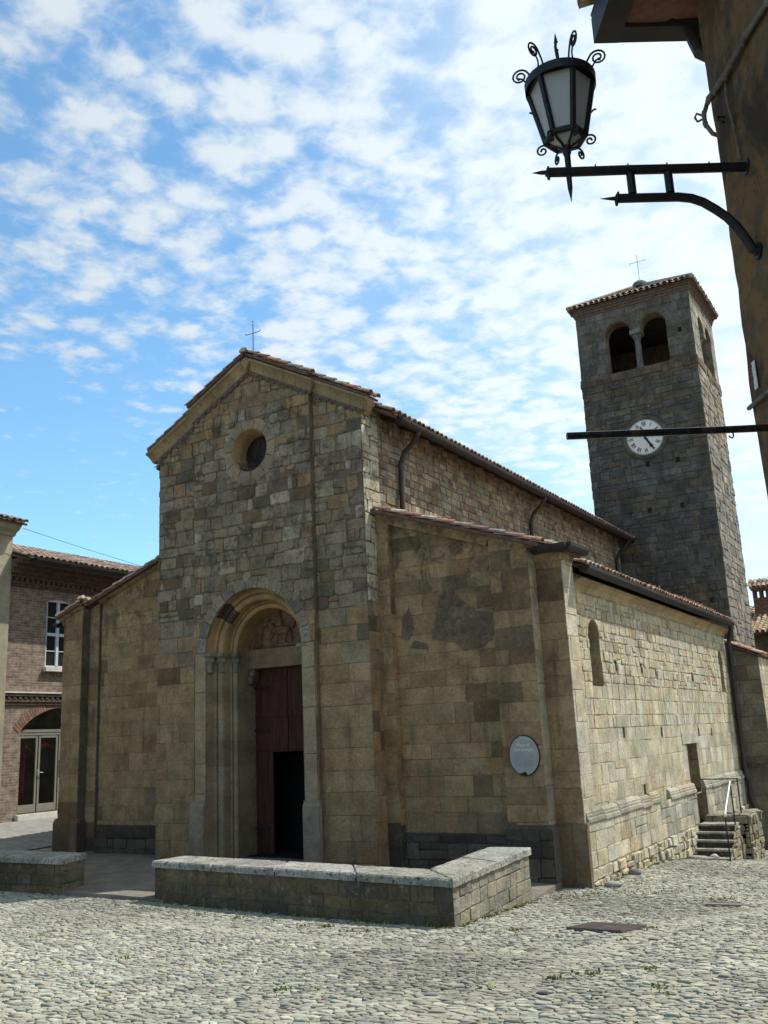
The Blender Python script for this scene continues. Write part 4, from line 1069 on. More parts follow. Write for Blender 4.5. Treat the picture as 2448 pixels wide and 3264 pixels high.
m.extrude([(math.cos(math.pi * i / 24) * 0.885, 0.92, 4.17 + math.sin(math.pi * i / 24) * 0.83) for i in range(25)], (0, 0.1, 0), (0.105, 0.065, 0.042))
ty = m.build('tympanum', 'relief', ch)
m = MB(); rg = random.Random(2); y = 0.90
def T(path, r): m.tube([(a, y, b) for a, b in path], r, 8, (0.10, 0.062, 0.04))
T([(-0.30, 4.50), (-0.12, 4.56), (0.10, 4.54), (0.22, 4.55)], [0.05, 0.10, 0.10, 0.07])           # beast's trunk
T([(-0.22, 4.56), (-0.32, 4.68), (-0.40, 4.72), (-0.50, 4.66)], [0.075, 0.06, 0.05, 0.03])         # neck and head
for a, b in ((-0.24, -0.34), (-0.14, -0.16), (0.12, 0.05), (0.2, 0.24)): T([(a, 4.50), (b, 4.36), (a * 0.9 + b * 0.1, 4.21)], [0.045, 0.03, 0.022])
T([(-0.06, 4.60), (-0.05, 4.76), (-0.06, 4.84)], [0.07, 0.06, 0.04]); m.blob((-0.07, y, 4.89), (0.045, 0.05, 0.055), rg, (0.1, 0.062, 0.04))   # rider
T([(-0.05, 4.60), (0.02, 4.46), (0.0, 4.36)], [0.04, 0.03, 0.025]); T([(-0.1, 4.76), (-0.28, 4.74), (-0.36, 4.80)], 0.022)
T([(0.25, 4.58), (0.34, 4.74), (0.48, 4.74), (0.56, 4.56), (0.50, 4.36), (0.60, 4.24), (0.30, 4.24), (0.0, 4.22), (-0.2, 4.24)], [0.05, 0.06, 0.07, 0.08, 0.07, 0.06, 0.05, 0.035, 0.02])
for i in range(7): T([(-0.78 + i * 0.035, 4.2), (-0.78 + i * 0.035 + 0.03 * i * 0.3, 4.30 + i * 0.055)], 0.012)
m.build('carved_relief', 'relief', ty, smooth=True)
# doors: two leaves stand closed above and to the sides of the open wicket
for sgn in (-1, 1):
    m = MB()
    xs_ = [0.01, 0.42, 0.55, 0.70, 0.87] if sgn > 0 else [0.004, 0.42, 0.55, 0.70, 0.87]
    for a, b in zip(xs_, xs_[1:]):
        lo = 2.02 if a < 0.4 else -0.02
        x0, x1 = sorted((sgn * a, sgn * b)); m.box((x0 + 0.003, 1.04, lo), (x1 - 0.003, 1.10, 3.76), jitc((1, 1, 1), random.Random(int(a * 99)), 0.2))
    for z in (2.06, 2.75, 3.5): 
        x0, x1 = sorted((sgn * 0.02, sgn * 0.86)); m.box((x0, 1.02, z), (x1, 1.042, z + 0.10))
    dl = m.build('door_leaf', 'wood', ch)
    for z in (0.45, 2.45, 3.35):
        hm = MB(); xh = sorted((sgn * 0.86, sgn * 0.50)); hm.box((xh[0], 1.008, z), (xh[1], 1.02, z + 0.055))
        hm.build('strap_hinge', 'iron', dl)
m = MB(); m.box((-0.9, 1.9, -0.1), (0.9, 1.95, 3.9)); m.box((-0.92, 1.12, -0.1), (-0.9, 1.95, 3.9)); m.box((0.9, 1.12, -0.1), (0.92, 1.95, 3.9)); m.box((-0.92, 1.12, 3.8), (0.92, 1.95, 3.85)); m.box((-0.9, 0.75, -0.12), (0.9, 1.9, -0.03))
m.build('lobby', 'dark', ch)
# ------------------------------------------------------------------ bell tower
tw = thing('bell_tower', 'tall square stone bell tower with clock and twin-arched belfry', 'tower', (4.03, 19.2, -2.0))
TX0, TX1, TY0, TY1 = 1.92, 6.13, 17.2, 21.0
TG = (0.126, 0.120, 0.108); TD = (0.104, 0.099, 0.090); TB = (0.146, 0.124, 0.090); TL = (0.158, 0.149, 0.132); TR = (0.115, 0.096, 0.078)
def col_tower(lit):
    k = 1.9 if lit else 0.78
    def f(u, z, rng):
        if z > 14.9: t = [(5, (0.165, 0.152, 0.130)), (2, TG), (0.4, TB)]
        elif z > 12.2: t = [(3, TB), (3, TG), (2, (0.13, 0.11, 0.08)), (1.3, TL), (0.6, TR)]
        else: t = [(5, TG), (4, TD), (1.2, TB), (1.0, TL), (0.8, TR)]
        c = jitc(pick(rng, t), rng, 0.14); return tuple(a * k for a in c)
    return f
def z_tower(lit=False):
    cf = col_tower(lit)
    def f(z):
        if z > 14.9: d = dict(h=(0.34, 0.5), w=(0.4, 0.95), gap=0.018, d=(0.006, 0.02), bev=0.014, jit=0.012, chip=0.03)
        else: d = dict(h=(0.20, 0.36), w=(0.22, 0.7), gap=0.016, d=(0.006, 0.040), bev=0.018, jit=0.018, chip=0.05, split=0.16, small=0.12, rock=0.05)
        d['col'] = cf; return d
    return f
def bifora(a, b, c, d, z0, zs):
    def arc(u0, u1): 
        cc = (u0 + u1) / 2; r = (u1 - u0) / 2
        return [(cc + r * math.cos(math.pi * i / 12), zs + r * math.sin(math.pi * i / 12)) for i in range(13)]
    return [(a, z0), (d, z0)] + arc(c, d) + arc(a, b)
m = MB(); mt = (0.100, 0.088, 0.070)
HF = bifora(2.95, 3.92, 4.26, 5.22, 14.88, 16.38)
HS = bifora(18.2, 19.1, 19.4, 20.3, 14.88, 16.38)
def ops_of(a, b, c, d): return [('rect', a, d, 14.88, 16.40), ('circ', (a + b) / 2, 16.38, (b - a) / 2), ('circ', (c + d) / 2, 16.38, (d - c) / 2)]
put = [('rect', u - 0.07, u + 0.07, z - 0.09, z + 0.09) for u, z in ((5.68, 15.95), (4.01, 11.23), (5.06, 11.2), (3.89, 9.56), (5.03, 9.56), (2.6, 8.0), (5.6, 6.2))]
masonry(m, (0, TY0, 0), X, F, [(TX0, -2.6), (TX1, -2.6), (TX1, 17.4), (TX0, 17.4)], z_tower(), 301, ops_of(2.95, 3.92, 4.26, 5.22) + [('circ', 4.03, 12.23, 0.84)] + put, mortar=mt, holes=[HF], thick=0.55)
for _, a, b, c, d in put: m.poly([(a, TY0 - 0.002, c), (b, TY0 - 0.002, c), (b, TY0 - 0.002, d), (a, TY0 - 0.002, d)], (0.008, 0.007, 0.007))  # black quads painted for the shaded depth of the tower's holes
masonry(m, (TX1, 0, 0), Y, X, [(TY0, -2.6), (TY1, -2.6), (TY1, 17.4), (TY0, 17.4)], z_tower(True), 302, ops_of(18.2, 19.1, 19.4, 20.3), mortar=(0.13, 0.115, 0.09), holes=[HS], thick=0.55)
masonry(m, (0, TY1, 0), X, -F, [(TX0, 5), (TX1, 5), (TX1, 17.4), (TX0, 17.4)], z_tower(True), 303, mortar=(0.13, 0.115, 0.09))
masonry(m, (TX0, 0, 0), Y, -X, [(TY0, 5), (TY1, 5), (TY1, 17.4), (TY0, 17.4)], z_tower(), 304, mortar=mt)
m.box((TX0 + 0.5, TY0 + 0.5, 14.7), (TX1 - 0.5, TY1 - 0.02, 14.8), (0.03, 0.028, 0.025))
m.box((TX0 + 0.05, TY0 + 0.05, 17.1), (TX1 - 0.05, TY1 - 0.02, 17.2), (0.03, 0.028, 0.025))  # near-black floor and ceiling put the belfry's inner shade into the colour
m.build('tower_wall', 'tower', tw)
m = MB(); rg = random.Random(4)
for (z0, z1, pr) in ((14.42, 14.55, 0.03), (14.55, 14.72, 0.055), (14.72, 14.86, 0.04)):
    for side in (0, 1):
        a, b = (TX0 - pr, TX1 + pr) if side == 0 else (TY0, TY1 + pr); u = a
        while u < b - 0.01:
            w = min(rg.uniform(0.12, 0.34), b - u); c = jitc(rg.choice([(0.12, 0.085, 0.06), (0.10, 0.08, 0.065), (0.14, 0.10, 0.065)]), rg, 0.25); dd = pr + rg.uniform(-0.012, 0.015)
            if side == 0: m.box((u + 0.004, TY0 - dd, z0 + 0.004), (u + w - 0.004, TY0 + 0.05, z1 - 0.004), c)
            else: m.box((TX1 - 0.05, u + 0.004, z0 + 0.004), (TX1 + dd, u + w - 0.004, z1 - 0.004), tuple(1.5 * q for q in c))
            u += w
m.build('string_course', 'tower', tw)
m = MB()
for (z0, z1, pr) in ((17.36, 17.46, 0.04), (17.46, 17.56, 0.07), (17.56, 17.64, 0.11), (17.64, 17.69, 0.15)):
    m.box((TX0 - pr, TY0 - pr, z0), (TX1 + pr, TY1 + pr, z1 - 0.004), (0.12, 0.075, 0.055))
m.build('cornice', 'brickred', tw)
def cr(hx): return 0
m = MB(); rb = MB(); EZ = 17.72; o_ = 0.22; cx, cy = (TX0 + TX1) / 2, (TY0 + TY1) / 2; kk = 0.50
hx = (TX1 - TX0) / 2 + o_; hy_ = (TY1 - TY0) / 2 + o_; ap = (cx, cy, EZ + kk * hx)
crn = [(cx - hx, cy - hy_), (cx + hx, cy - hy_), (cx + hx, cy + hy_), (cx - hx, cy + hy_)]
for i in range(4):
    a = crn[i]; b = crn[(i + 1) % 4]; mid = ((a[0] + b[0]) / 2, (a[1] + b[1]) / 2)
    inw = Vector((cx - mid[0], cy - mid[1], 0)).normalized(); sv = (inw + Vector((0, 0, kk))); nv = (-inw * kk + Vector((0, 0, 1)))
    tiles(m, (*a, EZ), (*b, EZ), sv, nv, 1, 310 + i, row=0.33, lenfn=lambda t: (1 - abs(2 * t - 1)) * hx * math.hypot(1, kk), cols=[(0.36, 0.30, 0.25), (0.42, 0.36, 0.30), (0.30, 0.22, 0.17), (0.26, 0.22, 0.18)])
    rb.add([(*a, EZ - 0.03), (*b, EZ - 0.03), (ap[0], ap[1], ap[2] - 0.03)], [(0, 1, 2)])
    m.tube([Vector((*a, EZ + 0.05)), Vector((ap[0], ap[1], ap[2] + 0.06))], 0.09, 8, (0.34, 0.27, 0.21))
rb.poly([(*p, EZ - 0.04) for p in crn])
rf = m.build('roof', 'tile', tw); rb.build('roof_deck', 'roofbase', rf)
m = MB(); m.lathe([(0.32, -0.05), (0.33, 0.05), (0.26, 0.16), (0.14, 0.24), (0.02, 0.27)], ap, 14, (0.16, 0.16, 0.14)); m.build('roof_cap', 'tower', tw)
m = MB(); q = Vector(ap); m.tube([q + Vector((0, 0, 0.3)), q + Vector((0, 0, 1.35))], 0.009, 6); m.tube([q + Vector((-0.3, 0, 1.08)), q + Vector((0.3, 0, 1.08))], 0.008, 6)
for p in ((-0.3, 1.08), (0.3, 1.08), (0, 1.36)): m.lathe([(0.004, -0.025), (0.02, 0), (0.004, 0.025)], q + Vector((p[0], 0, p[1])), 8)
m.build('tower_cross', 'iron', tw)
for (c, ax) in (((4.09, TY0 + 0.26, 0), 0), ((TX1 - 0.26, 19.25, 0), 1)):
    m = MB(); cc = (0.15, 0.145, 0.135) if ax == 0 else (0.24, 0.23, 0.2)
    m.lathe([(0.17, 14.88), (0.17, 14.96), (0.13, 15.0), (0.12, 15.06), (0.105, 16.0), (0.12, 16.06), (0.17, 16.16), (0.18, 16.22)], c, 14, cc)
    if ax == 0: m.box((c[0] - 0.2, TY0 - 0.01, 16.22), (c[0] + 0.2, TY0 + 0.5, 16.385), cc)
    else: m.box((TX1 - 0.5, c[1] - 0.17, 16.22), (TX1 + 0.01, c[1] + 0.17, 16.385), cc)
    m.build('belfry_column', 'tower', tw)
m = MB(); CC = Vector((4.03, TY0, 12.23))
m.lathe([(0.655, 0.0), (0.655, 0.045), (0.69, 0.055), (0.79, 0.04), (0.80, 0.0)], CC, 40, (0.098, 0.09, 0.078), ax=(0, -1, 0))
fr = m.build('clock_surround', 'tower', tw)
m = MB(); m.lathe([(0.66, 0.0), (0.66, 0.035)], CC, 48, ax=(0, -1, 0)); cf = m.build('clock_face', 'clock', tw)
m = MB(); yc = TY0 - 0.038
def bar(u0, v0, u1, v1, w, yy=yc, mm=None):
    mm = mm or globals()['m']
    d = Vector((u1 - u0, 0, v1 - v0)); L = d.length; d /= L; p = Vector((-d.z, 0, d.x)) * w / 2
    a = Vector((CC.x + u0, yy, CC.z + v0)); b = Vector((CC.x + u1, yy, CC.z + v1))
    mm.extrude([a - p, a + p, b + p, b - p], (0, -0.006, 0))
NUM = ['XII', 'I', 'II', 'III', 'IV', 'V', 'VI', 'VII', 'VIII', 'IX', 'X', 'XI']
for h, s_ in enumerate(NUM):
    m = MB()
    th = 2 * math.pi * h / 12; rad = Vector((math.sin(th), math.cos(th))); tan = Vector((math.cos(th), -math.sin(th)))
    wd = {'I': 0.035, 'V': 0.085, 'X': 0.085}; tot = sum(wd[c] for c in s_); off = -tot / 2
    for c in s_:
        w = wd[c]; x0, x1 = off + 0.008, off + w - 0.008; off += w; lo, hi = 0.42, 0.57
        def pt(x, y): v = tan * x + rad * y; return v.x, v.y
        if c == 'I': bar(*pt((x0 + x1) / 2, lo), *pt((x0 + x1) / 2, hi), 0.018)
        elif c == 'V': bar(*pt(x0, hi), *pt((x0 + x1) / 2, lo), 0.02); bar(*pt(x1, hi), *pt((x0 + x1) / 2, lo), 0.012)
        else: bar(*pt(x0, hi), *pt(x1, lo), 0.02); bar(*pt(x1, hi), *pt(x0, lo), 0.012)
    m.build('numeral', 'clockblack', cf)
m = MB()
ring = []
for i in range(120):
    for e in (-0.5, 0.5):
        th = 2 * math.pi * (i / 2 + e * (0.16 if i % 2 == 0 else 0.34) * 1.0) / 60; rin = (0.600 if i % 10 == 0 else 0.612) if i % 2 == 0 else 0.634
        ring.append([(CC.x + math.sin(th) * q, yc, CC.z + math.cos(th) * q) for q in (rin, 0.639)])
kr = len(ring)
m.add([p for pr in ring for p in pr], [(2 * i, 2 * i + 1, 2 * ((i + 1) % kr) + 1, 2 * ((i + 1) % kr)) for i in range(kr)])
m.build('minute_track', 'clockblack', cf)
def hand(th, L, w, nm, yy):
    q = MB(); s, c = math.sin(th), math.cos(th)
    bar(-s * 0.1, -c * 0.1, s * L * 0.72, c * L * 0.72, w, yy, q); bar(s * L * 0.72, c * L * 0.72, s * L, c * L, w * 0.5, yy, q); bar(s * L * 0.62, c * L * 0.62, s * L * 0.80, c * L * 0.80, w * 1.5, yy - 0.002, q)
    q.build(nm, 'clockblack', cf)
hand(R(151), 0.56, 0.07, 'minute_hand', TY0 - 0.055); hand(R(343), 0.42, 0.07, 'hour_hand', TY0 - 0.066)

# ------------------------------------------------------------------ plaque on the church
pq = thing('oval_plaque', 'grey oval plaque with white lettering on the stone pier', 'plaque', (5.57, 0.36, 1.80))
m = MB(); rg = random.Random(77)
def oval(rx, rz, y, n=44): return [(5.57 + rx * math.cos(2 * math.pi * i / n), y, 1.80 + rz * math.sin(2 * math.pi * i / n)) for i in range(n)]
m.extrude(oval(0.283, 0.345, 0.375), (0, -0.035, 0)); m.build('backing', 'plaqueback', pq)
m = MB(); o = oval(0.268, 0.328, 0.338); o[32] = (5.57, 0.338, 1.53); o[31] = (5.545, 0.338, 1.52); o[33] = (5.585, 0.338, 1.475 + 0.05); m.extrude(o, (0, -0.012, 0)); m.build('face', 'plaque', pq)
m = MB(); m.tube([(5.50, 0.325, 2.125), (5.56, 0.325, 2.095), (5.60, 0.325, 2.08), (5.66, 0.325, 2.06), (5.70, 0.325, 2.055)], 0.003, 5); m.build('crack', 'letter', pq)
def text(s_, size, loc, rot, mat, parent, ext=0.002, nm='lettering'):
    cu = bpy.data.curves.new(nm, 'FONT'); cu.body = s_; cu.size = size; cu.align_x = 'CENTER'; cu.extrude = ext; cu.materials.append(M[mat])
    tmp = bpy.data.objects.new(nm, cu); COLL.objects.link(tmp); dgr = bpy.context.evaluated_depsgraph_get(); me = bpy.data.meshes.new_from_object(tmp.evaluated_get(dgr)); bpy.data.objects.remove(tmp); me.materials.clear(); me.materials.append(M[mat]); o = bpy.data.objects.new(nm, me); COLL.objects.link(o); o.parent = parent; o.location = Vector(loc) - BASE[parent.name]; o.rotation_euler = rot; return o
text('Pieve di', 0.075, (5.565, 0.324, 1.955), (R(90), 0, 0), 'letter', pq)
text('San Giorgio', 0.075, (5.57, 0.324, 1.875), (R(90), 0, 0), 'letter', pq)
m = MB()
for i in range(7):
    z = 1.80 - i * 0.03; x = 5.57 - 0.19 + 0.01 * abs(i - 2)
    while x < 5.74 - 0.01 * i:
        w = rg.uniform(0.02, 0.06); m.box((x, 0.323, z), (x + w, 0.326, z + 0.008)); x += w + 0.012
m.build('small_print', 'letterdim', pq)

# ------------------------------------------------------------------ low walls round the forecourt
def low_wall(nm, label, pts, faces, ztop, seed, coping):
    """pts: plan polygon (CCW)"""
    cx = sum(p[0] for p in pts) / len(pts); cy = sum(p[1] for p in pts) / len(pts)
    t = thing(nm, label, 'low wall', (cx, cy, -0.3))
    m = MB(); k = len(pts)
    for i in range(k):
        a = Vector((*pts[i], 0)); b = Vector((*pts[(i + 1) % k], 0)); L = (b - a).length; u = (b - a) / L; n = Vector((u.y, -u.x, 0))
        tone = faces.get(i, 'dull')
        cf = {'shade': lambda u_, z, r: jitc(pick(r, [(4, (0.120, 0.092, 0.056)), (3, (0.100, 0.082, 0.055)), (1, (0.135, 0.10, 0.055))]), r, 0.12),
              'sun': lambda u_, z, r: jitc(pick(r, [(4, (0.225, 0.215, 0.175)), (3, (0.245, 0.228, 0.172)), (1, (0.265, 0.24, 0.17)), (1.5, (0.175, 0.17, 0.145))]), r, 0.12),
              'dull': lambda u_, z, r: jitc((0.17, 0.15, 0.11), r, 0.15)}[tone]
        zn = lambda z, cf=cf: dict(h=(0.15, 0.21), w=(0.18, 0.42) if tone == 'sun' else (0.3, 0.6), gap=0.012, d=(0.004, 0.016), bev=0.010, jit=0.009, chip=0.02, rock=0.03, col=cf)
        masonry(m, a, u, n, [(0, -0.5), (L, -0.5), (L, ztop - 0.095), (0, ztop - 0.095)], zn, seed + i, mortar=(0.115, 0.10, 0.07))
    m.build('wall_body', 'greystone', t)
    m = MB(); rg = random.Random(seed)
    for c in coping:
        dz = rg.uniform(-0.006, 0.006)
        dense = []
        for i in range(len(c)):
            a = Vector(c[i]); b = Vector(c[(i + 1) % len(c)]); kd = max(1, int((b - a).length / 0.07)); nrm = Vector((b.y - a.y, a.x - b.x)).normalized()
            for q in range(kd):
                chip_ = rg.uniform(-0.004, 0.004) - (rg.uniform(0.006, 0.022) if rg.random() < 0.10 else 0)
                dense.append(tuple(a + (b - a) * q / kd + nrm * (chip_ if q else -0.010)))
        c = dense
        col = jitc((0.275, 0.27, 0.242), rg, 0.1)
        n = len(c); ctr = Vector((sum(p[0] for p in c) / n, sum(p[1] for p in c) / n, 0))
        bot = [Vector((p[0], p[1], ztop - 0.10)) for p in c]; mid = [v + Vector((0, 0, 0.08 + dz)) for v in bot]
        top = [bot[i] + (bot[(i + 1) % n] - bot[i - 1]).cross(Vector((0, 0, -1))).normalized() * rg.uniform(0.010, 0.024) for i in range(n)]; top = [Vector((v.x, v.y, ztop + dz + rg.uniform(-0.003, 0.003))) for v in top]
        vs = bot + mid + top
        m.add(vs, [tuple(range(n))[::-1]] + [(i, (i + 1) % n, n + (i + 1) % n, n + i) for i in range(n)] + [(n + i, n + (i + 1) % n, 2 * n + (i + 1) % n, 2 * n + i) for i in range(n)] + [tuple(range(2 * n, 3 * n))], col)
    m.build('coping', 'coping', t)
Lp = Vector((0.87, -3.70)); Rp = Vector((6.45, -4.33)); Fp = Vector((6.17, -1.24)); ud = (Rp - Lp).normalized(); nd = Vector((-ud.y, ud.x)); wd_ = 0.60
wu = (Fp - Rp).normalized(); wn_ = Vector((-wu.y, wu.x))
ci = Rp + wn_ * 0.0
# inner corner: intersection of the two inset lines
def isect(p, d, q, e):
    cr_ = d.x * e.y - d.y * e.x; t = ((q.x - p.x) * e.y - (q.y - p.y) * e.x) / cr_; return p + d * t
In = isect(Lp + nd * wd_, ud, Fp + wn_ * wd_, wu)
outl = [Lp, Rp, Fp, Fp + wn_ * wd_, In, Lp + nd * wd_]
def ow(p, q, o=0.04): return p + (p - q).normalized() * o
cop = []
o = 0.045
L0 = Lp - ud * o - nd * o; L1 = Lp - ud * o + nd * (wd_ + o); Rc = isect(Lp - nd * o, ud, Rp - wn_ * o, wu); Ic = isect(Lp + nd * (wd_ + o), ud, Fp + wn_ * (wd_ + o), wu)
F0 = Fp + wu * o - wn_ * o; F1 = Fp + wu * o + wn_ * (wd_ + o)
brk = [0, 0.24, 0.47, 0.73, 1.0]
A_ = [L0 + (Rc - L0) * b for b in brk]; B_ = [L1 + (Ic - L1) * b for b in brk]
for i in range(4): cop.append([tuple(A_[i] + ud * 0.003), tuple(A_[i + 1] - ud * (0.003 if i < 3 else 0)), tuple(B_[i + 1] - ud * (0.003 if i < 3 else 0)), tuple(B_[i] + ud * 0.003)])
C_ = [Rc + (F0 - Rc) * b for b in (0, 0.5, 1)]; D_ = [Ic + (F1 - Ic) * b for b in (0, 0.5, 1)]
for i in range(2): cop.append([tuple(C_[i] + wu * 0.004), tuple(C_[i + 1]), tuple(D_[i + 1]), tuple(D_[i] + wu * 0.004)])
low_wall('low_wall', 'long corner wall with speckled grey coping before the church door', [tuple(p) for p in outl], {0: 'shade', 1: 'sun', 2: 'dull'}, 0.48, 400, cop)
lw = [(-9.0, -3.78), (-1.15, -3.78), (-1.38, -3.12), (-9.0, -3.12)]
cop = []; e = [-9.05, -7.2, -5.6, -4.0, -2.6, -1.12]
for a, b in zip(e, e[1:]):
    cop.append([(a + 0.004, -3.825), (b - 0.004, -3.825), (b - 0.004 - (0.24 if b > -1.2 else 0), -3.075), (a + 0.004, -3.075)])
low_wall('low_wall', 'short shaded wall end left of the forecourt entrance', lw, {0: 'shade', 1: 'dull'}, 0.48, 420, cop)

# forecourt paving and street
m = MB()
pv = [(-6.0, -3.15), (-1.3, -3.80), (0.9, -3.72), (6.2, -4.2), (6.14, -1.2), (5.97, 0.55), (5.9, 0.75), (-6.3, 0.75)]
pz = lambda x: -0.05 - 0.037 * max(0.0, x)
for sub in ([(-6.0, -3.15), (-1.3, -3.80), (0.0, -3.76), (0.0, 0.75), (-6.3, 0.75)], [(0.0, -3.76), (0.9, -3.72), (6.2, -4.2), (6.14, -1.2), (5.97, 0.55), (5.9, 0.75), (0.0, 0.75)]):
    k = len(sub); m.add([(x, y, -0.6) for x, y in sub] + [(x, y, pz(x)) for x, y in sub], [tuple(range(k, 2 * k))] + [(i, (i + 1) % k, k + (i + 1) % k, k + i) for i in range(k) if sub[i][0] != 0 or sub[(i + 1) % k][0] != 0])
m.build('forecourt_paving', 'paving', kind='structure')
m = MB(); sx = np.arange(-11.0, -7.39, 0.45); sy = np.arange(-3.0, 16.1, 0.5)
GX, GY = np.meshgrid(sx, sy); ZZ = gz(GX.ravel(), GY.ravel()) + 0.02
m.v = np.stack([GX.ravel(), GY.ravel(), ZZ], 1).tolist(); m.c = [(0.2, 0.2, 0.2)] * len(m.v); q = len(sx)
m.f = [(j * q + i, j * q + i + 1, (j + 1) * q + i + 1, (j + 1) * q + i) for j in range(len(sy) - 1) for i in range(q - 1)]
m.build('street', 'asphalt', smooth=True, kind='structure')

# ------------------------------------------------------------------ steps and handrail on the flank
st = thing('stone_steps', 'short flight of stone steps up to the walled-up side doorway', 'steps', (6.9, 8.2, -0.9))
sy_ = [(7.40, -0.72), (7.66, -0.56), (7.92, -0.40), (8.16, -0.245), (8.38, -0.09)]
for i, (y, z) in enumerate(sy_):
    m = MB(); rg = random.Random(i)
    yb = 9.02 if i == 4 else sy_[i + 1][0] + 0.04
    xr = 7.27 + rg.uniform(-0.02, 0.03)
    m.box((6.45, y + 0.03, z - 0.165), (xr - 0.02, yb, z - 0.045), (0.075, 0.068, 0.056))  # riser colour darkened, painting in the shade on its face
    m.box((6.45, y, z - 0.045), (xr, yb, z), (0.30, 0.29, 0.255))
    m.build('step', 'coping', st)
m = MB()
zf = lambda z: dict(z_sidelow(-1), h=(0.13, 0.22), w=(0.14, 0.32), col=lambda u, zz, rng: jitc(pick(rng, [(3, (0.26, 0.235, 0.16)), (2, (0.22, 0.20, 0.15)), (1, (0.29, 0.25, 0.16))]), rng, 0.18))
masonry(m, (7.26, 0, 0), Y, X, [(7.45, -1.2), (9.02, -1.2), (9.02, -0.135), (8.42, -0.135), (7.45, -0.80)], zf, 431, mortar=(0.12, 0.105, 0.07))
masonry(m, (7.44, 0, 0), Y, X, [(9.02, -1.4), (10.5, -1.4), (10.5, 0.05), (9.02, 0.05)], zf, 432, mortar=(0.12, 0.105, 0.07))
masonry(m, (0, 9.02, 0), X, F, [(6.45, -1.3), (7.44, -1.3), (7.44, 0.05), (6.45, 0.05)], zf, 433, mortar=(0.12, 0.105, 0.07))
rg = random.Random(1)
for i in range(9): m.blob((7.0 + rg.uniform(-.4, .4), 9.1 + i * 0.16, 0.03), (.22, .16, .06), rg, jitc((0.22, 0.21, 0.17), rg, .15))
m.box((6.45, 9.02, -1.2), (7.43, 10.49, 0.04), (0.2, 0.19, 0.15))
m.build('rubble_base', 'sidestone', st)
hr = thing('handrail', 'thin steel handrail beside the stone steps', 'handrail', (7.30, 8.3, -0.9))
for (y, z0, z1) in ((7.40, -0.92, 0.22), (8.36, -0.10, 0.86), (9.18, -0.09, 0.88)):
    m = MB(); m.tube([(7.28, y, z0), (7.28, y, z1)], 0.016, 8); m.build('post', 'iron', hr)
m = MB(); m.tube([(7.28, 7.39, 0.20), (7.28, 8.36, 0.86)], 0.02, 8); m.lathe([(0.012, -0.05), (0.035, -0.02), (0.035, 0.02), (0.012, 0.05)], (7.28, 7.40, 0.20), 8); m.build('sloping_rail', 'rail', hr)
m = MB(); m.tube([(6.42, 9.18, 0.88), (7.30, 9.18, 0.88)], 0.014, 8); m.build('cross_rail', 'iron', hr)

# ------------------------------------------------------------------ low building beyond the flank
an = thing('lean_to', 'low stone lean-to with tiled coping beyond the downpipe', 'annex', (6.6, 15.8, -1.4))
m = MB(); zan = lambda z: dict(MID, h=(0.32, 0.45), w=(0.4, 0.7), col=lambda u, zz, rng: jitc(pick(rng, [(4, (0.185, 0.165, 0.115)), (2, (0.15, 0.135, 0.10)), (1, (0.13, 0.10, 0.07))]), rng, 0.15))
zal = lambda z: dict(MID, h=(0.32, 0.45), w=(0.4, 0.7), col=lambda u, zz, rng: jitc(SP2, rng, 0.15))
masonry(m, (0, 14.7, 0), X, F, [(6.1, -1.9), (7.22, -1.9), (7.22, 4.08), (6.1, 4.58)], zan, 441, mortar=(0.1, 0.09, 0.065))
masonry(m, (7.22, 0, 0), Y, X, [(14.7, -1.9), (17.0, -1.9), (17.0, 4.08), (14.7, 4.08)], zal, 442, mortar=(0.18, 0.16, 0.11))
masonry(m, (0, 17.0, 0), X, F, [(6.1, -2.1), (7.7, -2.1), (7.7, 3.75), (6.1, 4.5)], zan, 443, mortar=(0.1, 0.09, 0.065))
masonry(m, (7.7, 0, 0), Y, X, [(17.0, -2.3), (20.5, -2.3), (20.5, 3.75), (17.0, 3.75)], zal, 444, mortar=(0.18, 0.16, 0.11))
m.prism([(0, 1.0), (0.05, 1.0), (0.05, 1.1), (0, 1.14)], (6.45, 14.7, 0), (7.22, 14.7, 0), F, Zv, (0.12, 0.11, 0.08))
m.build('wall', 'sidestone', an)
m = MB(); rb = MB(); sv = Vector((-1, 0, 0.45)); nv = Vector((0.45, 0, 1))
tiles(m, (7.30, 14.62, 4.12), (7.30, 17.0, 4.12), sv, nv, 1.35, 445, cols=[(0.36, 0.22, 0.15), (0.42, 0.30, 0.22)]); slab(rb, [(7.3, 14.6, 4.12), (7.3, 17, 4.12), (6.1, 17, 4.66), (6.1, 14.6, 4.66)])
tiles(m, (7.80, 16.92, 3.80), (7.80, 20.4, 3.80), sv, nv, 1.8, 446, cols=[(0.36, 0.22, 0.15), (0.42, 0.30, 0.22)]); slab(rb, [(7.8, 16.9, 3.8), (7.8, 20.4, 3.8), (6.1, 20.4, 4.56), (6.1, 16.9, 4.56)])
rf = m.build('roof', 'tile', an); rb.build('roof_deck', 'roofbase', rf)
